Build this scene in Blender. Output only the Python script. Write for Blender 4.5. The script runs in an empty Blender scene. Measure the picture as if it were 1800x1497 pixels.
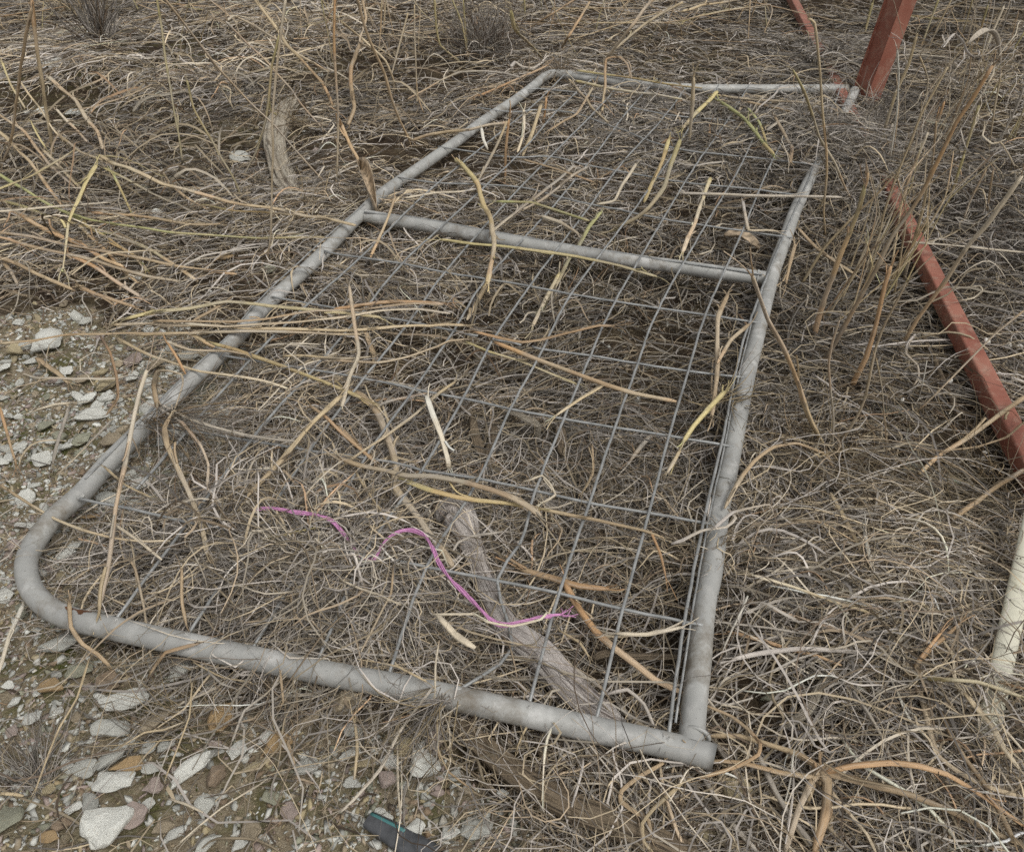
import bpy, bmesh, math, random
import numpy as np
random.seed(7); rng = np.random.default_rng(11)
SC = bpy.context.scene
COL = SC.collection

# ------------------------------------------------------------------ camera
FPX, CX, CY = 1550.0, 900.0, 748.5          # focal length in pixels of an 1800 x 1497 frame
PITCH = math.radians(37.4); CAMH = 1.05
cam = bpy.data.cameras.new('camera'); cam_o = bpy.data.objects.new('camera', cam); COL.objects.link(cam_o)
cam.sensor_fit = 'HORIZONTAL'; cam.sensor_width = 36.0; cam.lens = FPX / 1800 * 36
cam.clip_start = 0.02; cam.clip_end = 500
cam_o.location = (0, 0, CAMH); cam_o.rotation_euler = (math.pi / 2 - PITCH, 0, 0)
SC.camera = cam_o

# ------------------------------------------------------------------ sky, sun, exposure (overcast)
SUN_EL, SUN_AZ = math.radians(56), math.radians(140)   # high overcast sun, behind the camera and to the right
w = bpy.data.worlds.new('World'); SC.world = w; w.use_nodes = True
nt = w.node_tree; nt.nodes.clear()
sky = nt.nodes.new('ShaderNodeTexSky'); sky.sky_type = 'NISHITA'; sky.sun_disc = False
sky.sun_elevation = SUN_EL; sky.sun_rotation = SUN_AZ; sky.dust_density = 4; sky.air_density = 1.0
hs = nt.nodes.new('ShaderNodeHueSaturation'); hs.inputs['Saturation'].default_value = 0.08
bg = nt.nodes.new('ShaderNodeBackground'); bg.inputs['Strength'].default_value = 0.10
wo = nt.nodes.new('ShaderNodeOutputWorld')
nt.links.new(sky.outputs[0], hs.inputs['Color']); nt.links.new(hs.outputs[0], bg.inputs[0]); nt.links.new(bg.outputs[0], wo.inputs[0])
sun = bpy.data.lights.new('sun', 'SUN'); sun.energy = 1.1; sun.angle = math.radians(24); sun.color = (1, .965, .91)
sun_o = bpy.data.objects.new('sun', sun); COL.objects.link(sun_o)
sun_o.rotation_euler = (math.pi / 2 - SUN_EL, 0, math.pi - SUN_AZ)
SC.view_settings.view_transform = 'Standard'; SC.view_settings.look = 'None'
SC.view_settings.exposure = 0.24; SC.view_settings.gamma = 1.0; SC.view_settings.use_curve_mapping = False
SC.cycles.max_bounces = 5; SC.cycles.diffuse_bounces = 3; SC.cycles.glossy_bounces = 2
SC.cycles.use_denoising = False

# ------------------------------------------------------------------ pixel <-> ground
CAM = np.array([0, 0, CAMH]); FW = np.array([0, math.cos(PITCH), -math.sin(PITCH)]); UP = np.array([0, math.sin(PITCH), math.cos(PITCH)])
def ray(px, py):
    return np.array([(px - CX) / FPX, 0, 0]) + FW - UP * ((py - CY) / FPX)
def G(px, py, z=0.0):
    r = ray(px, py); t = (z - CAMH) / r[2]; return CAM + r * t
def proj(P):
    d = P - CAM; zc = d @ FW
    return CX + FPX * d[..., 0] / zc, CY - FPX * (d @ UP) / zc, zc
def depth(p): return float((np.asarray(p) - CAM) @ FW)
CR = {1: (0, 0), 2: (600, 0), 3: (1200, 0), 4: (0, 500), 5: (600, 500), 6: (1200, 500), 7: (0, 1000), 8: (600, 1000), 9: (1200, 1000)}
def pts(c, s):
    """'x,y x,y' in a 3x tile of the 1800 px frame -> list of frame pixels"""
    if c == 0: return [tuple(float(v) for v in q.split(',')) for q in s.split()]
    ox, oy = CR[c]; return [(ox + float(q.split(',')[0]) / 3, oy + float(q.split(',')[1]) / 3) for q in s.split()]

# ------------------------------------------------------------------ numpy noise
class Sines:
    def __init__(s, n, f0, f1, seed):
        r = np.random.default_rng(seed); k = np.exp(r.uniform(np.log(f0), np.log(f1), n)); a = r.uniform(0, 2 * np.pi, n)
        s.kx, s.ky, s.ph, s.am = k * np.cos(a), k * np.sin(a), r.uniform(0, 6.28, n), (f0 / k) ** .7
        s.am = s.am / np.sqrt((s.am ** 2).sum() / 2)
    def __call__(s, x, y):
        o = np.zeros(np.shape(x))
        for kx, ky, p, a in zip(s.kx, s.ky, s.ph, s.am): o = o + a * np.sin(kx * x + ky * y + p)
        return o
N_big, N_mid, N_small, N_dir = Sines(10, 2, 8, 1), Sines(16, 10, 40, 2), Sines(20, 50, 200, 3), Sines(9, 1.5, 9, 4)

def in_poly(px, py, poly):
    r = np.zeros(np.shape(px), bool); n = len(poly); j = n - 1
    for i in range(n):
        xi, yi = poly[i]; xj, yj = poly[j]
        c = ((yi > py) != (yj > py)) & (px < (xj - xi) * (py - yi) / (yj - yi + 1e-9) + xi); r ^= c; j = i
    return r
GRAVEL = [(-500, 540), (180, 552), (420, 610), (470, 690), (520, 780), (440, 870), (300, 900), (170, 960), (150, 1100), (560, 1215), (760, 1265), (900, 1380), (960, 1497), (980, 1800), (-900, 1900)]
G_W = np.array([G(x, min(y, 1750), 0)[:2] for x, y in GRAVEL])
def gravel_mask(x, y):
    jx = x + .035 * N_mid(x, y); jy = y + .035 * N_mid(x + 5, y - 3)
    return in_poly(jx, jy, [tuple(p) for p in G_W]).astype(float)
def blobs(x, y, L, base):
    o = np.full(np.shape(x), float(base))
    for (px, py, rx, ry, v) in L:
        c = G(px, py); sx = rx * depth(c) / FPX; sy = ry * depth(c) / FPX / max(.2, (CAMH / np.linalg.norm(c - CAM)))
        o = o + v * np.exp(-((x - c[0]) / sx) ** 2 - ((y - c[1]) / sy) ** 2)
    return o
def ground_z(x, y):
    return .012 * N_big(x, y) + .0035 * N_mid(x, y) + .0012 * N_small(x, y) - .005

# ------------------------------------------------------------------ materials
def mat(name):
    m = bpy.data.materials.new(name); m.use_nodes = True; n = m.node_tree
    return m, n, n.nodes['Principled BSDF'], lambda t: n.nodes.new(t), lambda a, b: n.links.new(a, b)
def mixc(n, a, b, fac, mode='MIX'):
    x = n.nodes.new('ShaderNodeMix'); x.data_type = 'RGBA'; x.blend_type = mode
    for s, v in ((x.inputs['Factor'], fac), (x.inputs['A'], a), (x.inputs['B'], b)):
        if hasattr(v, 'is_output'): n.links.new(v, s)
        elif isinstance(v, (tuple, list)): s.default_value = (*v, 1)
        else: s.default_value = v
    return x.outputs['Result']
def ramp(n, src, lo, hi, a=0.0, b=1.0):
    x = n.nodes.new('ShaderNodeMapRange'); x.inputs[1].default_value = lo; x.inputs[2].default_value = hi
    x.inputs[3].default_value = a; x.inputs[4].default_value = b; n.links.new(src, x.inputs[0]); return x.outputs[0]
def noise(n, scale, detail=4, vec=None, rough=.55):
    x = n.nodes.new('ShaderNodeTexNoise'); x.inputs['Scale'].default_value = scale; x.inputs['Detail'].default_value = detail; x.inputs['Roughness'].default_value = rough
    if vec is not None: n.links.new(vec, x.inputs['Vector'])
    return x.outputs['Fac']
def attr(n, name, out='Color'):
    a = n.nodes.new('ShaderNodeAttribute'); a.attribute_name = name; return a.outputs[out]
def coords(n, kind='Object'):
    return n.nodes.new('ShaderNodeTexCoord').outputs[kind]
def scaled(n, vec, s):
    m = n.nodes.new('ShaderNodeMapping'); m.inputs['Scale'].default_value = s; n.links.new(vec, m.inputs['Vector']); return m.outputs[0]
def bump(n, b, h, strength=.3, dist=.01):
    x = n.nodes.new('ShaderNodeBump'); x.inputs['Strength'].default_value = strength; x.inputs['Distance'].default_value = dist
    n.links.new(h, x.inputs['Height']); n.links.new(x.outputs[0], b.inputs['Normal'])

def m_strand():
    m, n, b, N, L = mat('dry_grass'); c = attr(n, 'Col')
    L(c, b.inputs['Base Color']); b.inputs['Roughness'].default_value = .8; b.inputs['Specular IOR Level'].default_value = .2
    return m
def m_stalk():
    m, n, b, N, L = mat('dry_stalk'); c = attr(n, 'Col'); tc = attr(n, 'tc', 'Vector')
    s = noise(n, 1, 4, scaled(n, tc, (10, 1.5, 1))); f = noise(n, 1, 3, scaled(n, tc, (140, 5, 1)))
    st = noise(n, 1, 3, scaled(n, tc, (22, 6, 1)))
    k = mixc(n, c, (.09, .065, .04), ramp(n, s, .58, .8, 0, .45)); k = mixc(n, k, (.58, .53, .45), ramp(n, noise(n, 1, 4, scaled(n, tc, (9, 4, 1)), .65), .5, .75, 0, .5)); k = mixc(n, k, (.20, .14, .09), ramp(n, st, .58, .72, 0, .4))
    k = mixc(n, k, (.04, .03, .02), ramp(n, f, .64, .72, 0, .7))
    L(k, b.inputs['Base Color']); b.inputs['Roughness'].default_value = .62; b.inputs['Specular IOR Level'].default_value = .3
    bump(n, b, st, .6, .002); return m
def m_wood(name, a, bcol, dark):
    m, n, b, N, L = mat(name); tc = attr(n, 'tc', 'Vector')
    s = noise(n, 1, 6, scaled(n, tc, (7, 5, 1)), .65); g = noise(n, 1, 5, scaled(n, tc, (9, 15, 1)), .65); q = noise(n, 14, 5, coords(n))
    k = mixc(n, a, bcol, ramp(n, s, .35, .65)); k = mixc(n, k, dark, ramp(n, g, .52, .62, 0, .9)); k = mixc(n, k, (.22, .17, .11), ramp(n, q, .55, .75, 0, .6))
    L(k, b.inputs['Base Color']); b.inputs['Roughness'].default_value = .85; bump(n, b, g, 1.0, .006); return m
def m_galv():
    m, n, b, N, L = mat('galvanised_steel'); o = coords(n)
    a = noise(n, 55, 5, o); p = noise(n, 11, 4, o); sp = noise(n, 210, 3, o); d = noise(n, 24, 7, o, .7)
    k = mixc(n, (.33, .33, .315), (.43, .43, .405), ramp(n, p, .35, .65)); k = mixc(n, k, (.50, .49, .46), ramp(n, a, .5, .75, 0, .6))
    k = mixc(n, k, (.62, .615, .59), ramp(n, noise(n, 19, 6, o, .6), .54, .64, 0, .6)); k = mixc(n, k, (.17, .14, .10), ramp(n, noise(n, 8, 8, o, .72), .53, .66, 0, .8)); k = mixc(n, k, (.20, .17, .125), ramp(n, d, .56, .68, 0, .6)); k = mixc(n, k, (.09, .08, .07), ramp(n, sp, .68, .76, 0, .7))
    L(k, b.inputs['Base Color']); b.inputs['Metallic'].default_value = .15; b.inputs['Roughness'].default_value = .6
    bump(n, b, a, .25, .002); return m
def m_wire():
    m, n, b, N, L = mat('galvanised_wire'); o = coords(n); a = noise(n, 40, 5, o)
    L(mixc(n, (.24, .245, .24), (.38, .385, .375), ramp(n, a, .35, .65)), b.inputs['Base Color']); b.inputs['Metallic'].default_value = .25; b.inputs['Roughness'].default_value = .5; return m
def m_red():
    m, n, b, N, L = mat('red_oxide_paint'); o = coords(n); a = noise(n, 9, 6, o); d = noise(n, 38, 7, o, .7); s = noise(n, 320, 2, o)
    k = mixc(n, (.25, .083, .054), (.34, .14, .096), ramp(n, a, .35, .65)); k = mixc(n, k, (.42, .30, .225), ramp(n, d, .5, .75, 0, .7)); k = mixc(n, k, (.5, .4, .34), ramp(n, s, .7, .78, 0, .6))
    L(k, b.inputs['Base Color']); b.inputs['Roughness'].default_value = .55; bump(n, b, d, .2, .002); return m
def m_cream():
    m, n, b, N, L = mat('cream_plastic'); o = coords(n); a = noise(n, 7, 5, o); s = noise(n, 120, 2, o, .4); d = noise(n, 30, 6, o, .7)
    k = mixc(n, (.62, .60, .46), (.68, .66, .54), ramp(n, a, .35, .65)); k = mixc(n, k, (.36, .31, .2), ramp(n, d, .56, .78, 0, .6)); k = mixc(n, k, (.06, .05, .03), ramp(n, s, .71, .74, 0, .9))
    L(k, b.inputs['Base Color']); b.inputs['Roughness'].default_value = .5; return m
def m_stone(name, vcol):
    m, n, b, N, L = mat(name); o = coords(n, 'Generated' if not vcol else 'Object')
    if vcol: c = attr(n, 'Col')
    else:
        oi = N('ShaderNodeObjectInfo'); c = oi.outputs['Color']; o = coords(n, 'Object')
        va = N('ShaderNodeVectorMath'); va.operation = 'ADD'; L(o, va.inputs[0]); L(oi.outputs['Location'], va.inputs[1]); o = va.outputs[0]
    a = noise(n, 45, 6, o, .6); v = noise(n, 1, 5, scaled(n, o, (30, 30, 160)), .6); s = noise(n, 260, 3, o); r = noise(n, 18, 4, o)
    k = mixc(n, c, (.62, .61, .56), ramp(n, a, .52, .72, 0, .5)); k = mixc(n, k, (.36, .24, .12), ramp(n, r, .58, .76, 0, .55))
    k = mixc(n, k, (.13, .12, .09), ramp(n, v, .6, .72, 0, .5)); k = mixc(n, k, (.1, .09, .07), ramp(n, s, .64, .74, 0, .5))
    L(k, b.inputs['Base Color']); b.inputs['Roughness'].default_value = .85
    if not vcol: bump(n, b, v, .6, .004)
    return m
def m_flat(name, c, rough=.6, var=.25, sc=60, spec=.3):
    m, n, b, N, L = mat(name); a = noise(n, sc, 5, coords(n))
    L(mixc(n, tuple(v * (1 - var) for v in c), tuple(min(1, v * (1 + var)) for v in c), ramp(n, a, .3, .7)), b.inputs['Base Color'])
    b.inputs['Roughness'].default_value = rough; b.inputs['Specular IOR Level'].default_value = spec; return m
def m_ground():
    m, n, b, N, L = mat('soil'); o = coords(n); g = attr(n, 'gravel', 'Fac'); mo = attr(n, 'moss', 'Fac')
    a = noise(n, 14, 8, o, .65); f = noise(n, 120, 6, o, .65); p = noise(n, 320, 3, o); q = noise(n, 5, 6, o, .6)
    soil = mixc(n, (.03, .021, .014), (.10, .073, .05), ramp(n, a, .35, .65)); soil = mixc(n, soil, (.19, .145, .1), ramp(n, f, .55, .72, 0, .8))
    gr = mixc(n, (.19, .15, .10), (.33, .28, .20), ramp(n, f, .35, .65)); gr = mixc(n, gr, (.45, .42, .34), ramp(n, p, .57, .7, 0, .55))
    k = mixc(n, soil, gr, g)
    mf = N('ShaderNodeMath'); mf.operation = 'MULTIPLY'; L(ramp(n, a, .45, .6), mf.inputs[0]); L(mo, mf.inputs[1])
    k = mixc(n, k, (.075, .082, .02), mf.outputs[0]); L(k, b.inputs['Base Color']); b.inputs['Roughness'].default_value = .95; b.inputs['Specular IOR Level'].default_value = .1
    bump(n, b, f, .9, .008); return m
M = dict(strand=m_strand(), stalk=m_stalk(), galv=m_galv(), wire=m_wire(), red=m_red(), cream=m_cream(), stone=m_stone('slate_stone', False), gravel=m_stone('gravel_chips', True),
         greywood=m_wood('weathered_grey_wood', (.44, .39, .355), (.58, .54, .50), (.11, .085, .07)), brownwood=m_wood('weathered_brown_wood', (.20, .15, .095), (.28, .22, .15), (.05, .036, .024)),
         palewood=m_wood('bleached_wood', (.34, .29, .22), (.46, .42, .34), (.13, .1, .07)), ground=m_ground(),
         twine=m_flat('pink_twine', (.58, .27, .48), .5, .15, 200), shell=m_flat('snail_shell', (.62, .59, .53), .45, .15, 120), hose=m_flat('black_polythene', (.075, .078, .083), .65, .4, 70),
         teal=m_flat('teal_stripe', (.07, .19, .19), .6, .2), leaf=m_flat('dead_leaf', (.38, .30, .21), .75, .6, 70), paleleaf=m_flat('bleached_leaf', (.42, .37, .3), .7, .3, 120),
         moss=m_flat('moss', (.085, .11, .018), .9, .5, 200, .1), rust=m_flat('rust', (.13, .06, .03), .9, .5, 90))

# ------------------------------------------------------------------ mesh builders
def link_mesh(name, V, F, m, parent=None, col=None, tc=None, smooth=True, loc=None):
    me = bpy.data.meshes.new(name); V = np.asarray(V, float)
    if loc is not None: V = V - np.asarray(loc)
    if isinstance(F, np.ndarray):
        nf, k = F.shape
        me.vertices.add(len(V)); me.vertices.foreach_set('co', V.astype(np.float32).ravel())
        me.loops.add(nf * k); me.loops.foreach_set('vertex_index', F.astype(np.int32).ravel())
        me.polygons.add(nf); me.polygons.foreach_set('loop_start', np.arange(0, nf * k, k, dtype=np.int32))
        me.update(calc_edges=True)
    else: me.from_pydata([tuple(v) for v in V], [], F)
    if smooth: me.polygons.foreach_set('use_smooth', np.ones(len(me.polygons), bool))
    if col is not None:
        a = me.attributes.new('Col', 'FLOAT_COLOR', 'POINT'); c = np.ones((len(V), 4), np.float32); c[:, :3] = col; a.data.foreach_set('color', c.ravel())
    if tc is not None:
        a = me.attributes.new('tc', 'FLOAT_VECTOR', 'POINT'); a.data.foreach_set('vector', np.asarray(tc, np.float32).ravel())
    me.materials.append(m); o = bpy.data.objects.new(name, me); COL.objects.link(o)
    if parent is not None: o.parent = parent
    if loc is not None and parent is None: o.location = loc
    return o
def tag(o, label, cat, group=None, kind=None):
    if label: o['label'] = label
    if cat: o['category'] = cat
    if group: o['group'] = group
    if kind: o['kind'] = kind
    return o
def empty(name, loc):
    o = bpy.data.objects.new(name, None); o.empty_display_size = .05; o.location = loc; COL.objects.link(o); return o
def catmull(P, step):
    P = np.asarray(P, float); Q = np.vstack([2 * P[0] - P[1], P, 2 * P[-1] - P[-2]]); out = []
    for i in range(1, len(Q) - 2):
        n = max(2, int(np.linalg.norm(Q[i + 1] - Q[i]) / step)); t = np.linspace(0, 1, n, endpoint=False)[:, None]
        a, b, c, d = Q[i - 1], Q[i], Q[i + 1], Q[i + 2]
        out.append(.5 * (2 * b + (c - a) * t + (2 * a - 5 * b + 4 * c - d) * t ** 2 + (3 * b - a - 3 * c + d) * t ** 3))
    return np.vstack(out + [P[-1:]])
def frames(C):
    T = np.gradient(C, axis=0); T /= np.linalg.norm(T, axis=1)[:, None] + 1e-12
    u = np.cross(T[0], (0, 0, 1.0)); 
    if np.linalg.norm(u) < .1: u = np.cross(T[0], (1.0, 0, 0))
    A = []
    for t in T:
        u = u - t * (u @ t); u = u / (np.linalg.norm(u) + 1e-12); A.append(u.copy())
    A = np.array(A); return T, A, np.cross(T, A)
def tube(C, R, sides=8, flat=1.0, rough=0.0, cap=True, seed=0, wall=None):
    """lofted tube along C; rough = relative radius noise running along the length"""
    C = np.asarray(C, float); n = len(C); R = np.broadcast_to(np.asarray(R, float), (n,)); T, A, B = frames(C)
    th = np.arange(sides) / sides * 2 * np.pi; s = np.r_[0, np.cumsum(np.linalg.norm(np.diff(C, axis=0), axis=1))]
    r = np.random.default_rng(seed); rel = np.ones((n, sides))
    if rough:
        base = r.normal(0, 1.25, sides); rel = rel + rough * base[None]
        drift = np.cumsum(r.normal(0, .35, (n, sides)), axis=0); drift -= drift.mean(0); rel = rel + .8 * rough * np.tanh(drift * .4)
    V = C[:, None] + R[:, None, None] * rel[..., None] * (np.cos(th)[None, :, None] * A[:, None] + flat * np.sin(th)[None, :, None] * B[:, None])
    tcv = np.stack([np.broadcast_to(s[:, None], (n, sides)), np.broadcast_to(1.2 * np.abs(th / np.pi - 1)[None], (n, sides)) , np.full((n, sides), seed * .37)], -1)
    V = V.reshape(-1, 3); F = []
    for i in range(n - 1):
        for j in range(sides):
            k = (j + 1) % sides; F.append((i * sides + j, i * sides + k, (i + 1) * sides + k, (i + 1) * sides + j))
    if cap: F += [tuple(range(sides))[::-1], tuple((n - 1) * sides + j for j in range(sides))]
    return V, F, tcv.reshape(-1, 3)

# strands in bulk: P (N,K,3) centre lines, R (N,K) radii, C (N,3) colours
def strands(name, P, R, Cc, sides=3, parent=None, loc=None, m=None, flatness=None):
    N, K, _ = P.shape; T = np.gradient(P, axis=1); T /= np.linalg.norm(T, axis=2, keepdims=True) + 1e-12
    ref = rng.normal(size=(N, 1, 3)); A = np.cross(T, ref); A /= np.linalg.norm(A, axis=2, keepdims=True) + 1e-12; B = np.cross(T, A)
    if sides == 2:
        V = np.stack([P + A * R[..., None], P - A * R[..., None]], 2); sd = 2
    else:
        sd = sides; th = np.arange(sd) / sd * 2 * np.pi; fl = 1.0 if flatness is None else flatness
        V = P[:, :, None] + R[:, :, None, None] * (np.cos(th)[None, None, :, None] * A[:, :, None] + fl * np.sin(th)[None, None, :, None] * B[:, :, None])
    V = V.reshape(-1, 3); base = np.arange(N)[:, None, None] * (K * sd) + np.arange(K - 1)[None, :, None] * sd
    j = np.arange(1 if sd == 2 else sd); k = (j + 1) % sd
    F = np.stack([base + j, base + k, base + sd + k, base + sd + j], -1).reshape(-1, 4)
    shade = rng.uniform(.82, 1.12, (N, K, 1, 1)); shade[:, 1:-1] = (shade[:, 1:-1] + shade[:, :-2] + shade[:, 2:]) / 3
    c = np.clip(Cc[:, None, None, :] * shade, 0, .8); c = np.broadcast_to(c, (N, K, sd, 3)).reshape(-1, 3)
    return link_mesh(name, V, F, m or M['strand'], parent, col=c, smooth=(sd > 2), loc=loc)

PAL = dict(straw=(.46, .365, .225), pale=(.56, .485, .365), tan=(.37, .275, .17), orange=(.47, .29, .15), yellow=(.50, .42, .21), olive=(.36, .31, .15), green=(.36, .36, .16),
           grey=(.385, .345, .29), white=(.60, .57, .49), brown=(.17, .12, .08), lilac=(.47, .425, .38), dark=(.07, .05, .035), red=(.16, .08, .05))

def hull_mesh(name, seed, n=18, flat=.5, sub=True, rough=.05):
    r = random.Random(seed); bm = bmesh.new()
    for i in range(n):
        while True:
            v = [r.uniform(-1, 1) for _ in range(3)]; q = abs(v[0]) ** 3 + abs(v[1]) ** 3 + abs(v[2]) ** 3
            if .35 < q < 1: break
        bm.verts.new((v[0] * .5, v[1] * .5, v[2] * .5 * flat))
    bmesh.ops.convex_hull(bm, input=bm.verts[:])
    for v in [v for v in bm.verts if not v.link_faces]: bm.verts.remove(v)
    if sub:
        bmesh.ops.bevel(bm, geom=bm.edges[:], offset=.03, segments=1, affect='EDGES')
        bmesh.ops.triangulate(bm, faces=bm.faces[:]); bmesh.ops.subdivide_edges(bm, edges=[e for e in bm.edges if e.calc_length() > .18], cuts=2, use_grid_fill=True)
        bmesh.ops.triangulate(bm, faces=bm.faces[:]); s = Sines(14, 4, 22, seed + 50)
        for v in bm.verts:
            k = rough * float(s(v.co.x * 1.0 + v.co.z * .7, v.co.y + v.co.z * 2.2)); v.co += v.co.normalized() * k
    xs = [v.co for v in bm.verts]; lo = [min(c[i] for c in xs) for i in range(3)]; hi = [max(c[i] for c in xs) for i in range(3)]
    for v in bm.verts:
        for i in range(3): v.co[i] = (v.co[i] - (lo[i] + hi[i]) / 2) / (hi[i] - lo[i])
    bmesh.ops.recalc_face_normals(bm, faces=bm.faces[:])
    me = bpy.data.meshes.new(name); bm.to_mesh(me); bm.free(); return me

# ================================================================== the ground
def axis(lo, hi, step, far):
    a = list(np.arange(lo, hi + 1e-6, step)); d = step
    while a[-1] < far: d *= 1.35; a.append(a[-1] + d)
    d = step
    while a[0] > -far: d *= 1.35; a.insert(0, a[0] - d)
    return np.array(a)
gx, gy = axis(-2.6, 3.0, .022, 150), axis(.2, 5.2, .022, 150)
X, Y = np.meshgrid(gx, gy); Z = ground_z(X, Y) * np.exp(-np.maximum(0, np.hypot(X, Y - 2) - 4) / 6)
nx, ny = len(gx), len(gy); I = np.arange(nx * ny).reshape(ny, nx)
F = np.stack([I[:-1, :-1], I[:-1, 1:], I[1:, 1:], I[1:, :-1]], -1).reshape(-1, 4)
go = link_mesh('ground', np.stack([X, Y, Z], -1).reshape(-1, 3), F, M['ground']); go['kind'] = 'structure'
MOSS = [(60, 780, 150, 90, .9), (60, 640, 120, 60, .7), (100, 1160, 120, 110, .9), (300, 1240, 100, 60, .6), (250, 1400, 260, 90, .7), (700, 1420, 200, 90, .6), (330, 160, 200, 90, .5), (130, 90, 150, 60, .5), (1000, 480, 200, 60, .3), (1250, 120, 200, 40, .4)]
gm = gravel_mask(X, Y); gm = np.clip(gm + blobs(X, Y, [(330, 230, 170, 110, .5), (180, 420, 200, 90, .35), (520, 880, 120, 90, .4)], 0) * (N_mid(X, Y) > 0), 0, 1)
for nm, v in (('gravel', gm), ('moss', np.clip(blobs(X, Y, MOSS, .12), 0, 1))):
    a = go.data.attributes.new(nm, 'FLOAT', 'POINT'); a.data.foreach_set('value', v.ravel().astype(np.float32))

# ================================================================== the gate
gate = empty('farm_gate', G(1220, 1320, .02))
tag(gate, 'galvanised tube farm gate with wire mesh lying flat in the dry grass', 'gate')
GL = np.array(gate.location)
PZ, WZ, RP = .060, .076, .0166
def gz(c, s, z): return np.array([G(x, y, z) for x, y in pts(c, s)])
def pipe(name, P, r=RP, wall=True, ends=(True, True), sides=24):
    C = catmull(P, .012); rr = np.full(len(C), r); V, F, tc = tube(C, rr, sides, cap=False)
    n = len(C); T, A, B = frames(C); Vs = [V]; base = len(V)
    for e, (i, sg) in zip(ends, ((0, -1), (n - 1, 1))):          # open ends: a rim and a short inner wall
        th = np.arange(sides) / sides * 2 * np.pi
        if e:
            inn = [C[i] + .82 * r * (math.cos(t) * A[i] + math.sin(t) * B[i]) for t in th]; deep = [p - sg * T[i] * .05 for p in inn]
            o = base; Vs += [np.array(inn), np.array(deep)]; base += 2 * sides
            for j in range(sides):
                k = (j + 1) % sides; q = [(i * sides + j, o + j, o + k, i * sides + k), (o + j, o + sides + j, o + sides + k, o + k)]
                F += q if sg > 0 else [f[::-1] for f in q]
            F.append(tuple(o + sides + j for j in range(sides)) if sg > 0 else tuple(o + sides + j for j in range(sides))[::-1])
    return link_mesh(name, np.vstack(Vs) - GL, F, M['galv'], gate)
NEAR = '1256,1331 1222,1321 1133,1300 1033,1279 933,1256 833,1234 733,1212 597,1187 533,1174 400,1147 267,1119 190,1102 140,1091 105,1079 78,1062 58,1040 48,1016 46,990 54,965 70,940 97,907 143,867 187,817 233,771 267,737 300,704 333,671 380,630 417,592 457,548 500,507 550,462 597,415 625,386 673,340 733,298 800,251 850,213 900,180 936,153 950,141 960,134 972,130 990,131 1033,137 1100,146 1197,155 1300,157 1400,157 1490,157'
frame = pipe('frame_tube', gz(0, NEAR, PZ))
side = pipe('side_tube', gz(0, '1214,1312 1221,1235 1229,1167 1238,1067 1250,1010 1258,950 1267,883 1280,827 1297,740 1313,660 1330,593 1348,520 1362,470 1377,430 1397,373 1420,322 1442,282 1465,236 1490,187 1502,160', PZ), ends=(False, True))
cross = pipe('cross_tube', gz(0, '634,378 700,389 767,400 850,416 934,431 1017,444 1101,457 1200,470 1270,480 1345,489', PZ), ends=(False, False))
def wire(P, r=.0025):
    C = catmull(P, .03); C = C + rng.normal(0, .0004, C.shape); V, F, tc = tube(C, r, 8); return link_mesh('mesh_wire', V - GL, F, M['wire'], gate)
WT = ['140,877 233,895 350,922 433,934 480,945 600,967 720,990 873,1020 983,1043 1095,1070 1207,1093 1236,1099',
      '262,746 400,768 550,792 690,812 742,826 841,842 941,862 1036,884 1141,901 1248,920',
      '385,624 493,641 600,658 677,672 733,685 814,700 897,719 991,736 1081,751 1176,766 1290,785',
      '478,522 597,543 635,552 720,565 797,582 840,591', '867,597 890,600 916,606', '935,609 954,614 1038,625 1121,639 1210,652 1310,664',
      '570,441 600,448 707,463 782,479 855,490 931,503 1004,517 1081,530 1158,542 1240,553 1338,568',
      '640,373 733,383 845,403 933,419 1020,434 1100,446 1200,462 1340,482',
      '700,312 770,322 835,324 920,330 1014,354 1091,369 1161,384 1250,398 1392,418',
      '770,258 833,267 900,277 967,275 1017,287 1067,297 1197,320 1300,330 1420,345',
      '838,189 900,197 953,193 1013,200 1060,217 1100,230 1133,245 1197,263 1300,275 1440,290',
      '930,158 947,156 1014,163 1043,170 1100,187 1188,204 1260,210 1330,215 1400,224 1468,232']
for s in WT: wire(gz(0, s, WZ))
ROWS = {'N': {-1: (78, 1062), 0: (200, 1092), 1: (327, 1119), 2: (442, 1143), 3: (557, 1166), 4: (681, 1190), 5: (805, 1214), 6: (928, 1243), 7: (1047, 1270), 8: (1173, 1298)},
        'E': {0: (293, 906), 1: (385, 927), 2: (550, 958), 3: (640, 975), 4: (750, 996), 5: (873, 1020), 6: (983, 1043), 7: (1095, 1070), 8: (1203, 1092)},
        'D': {0: (440, 774), 1: (545, 791), 2: (642, 805), 3: (742, 826), 4: (841, 842), 5: (941, 862), 6: (1036, 884), 7: (1141, 901), 8: (1236, 918)},
        'C': {-1: (440, 632), 0: (550, 650), 1: (640, 665), 2: (728, 684), 3: (814, 700), 4: (897, 719), 5: (991, 736), 6: (1081, 751), 7: (1176, 766), 8: (1268, 782)},
        'B': {-1: (543, 533), 0: (635, 552), 1: (720, 565), 2: (797, 582), 3: (867, 597), 4: (954, 614), 5: (1038, 625), 6: (1121, 639), 7: (1210, 652), 8: (1292, 661)},
        'A': {-1: (633, 453), 0: (707, 463), 1: (782, 479), 2: (855, 490), 3: (931, 503), 4: (1004, 517), 5: (1081, 530), 6: (1158, 542), 7: (1240, 553), 8: (1318, 565)}}
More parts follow.
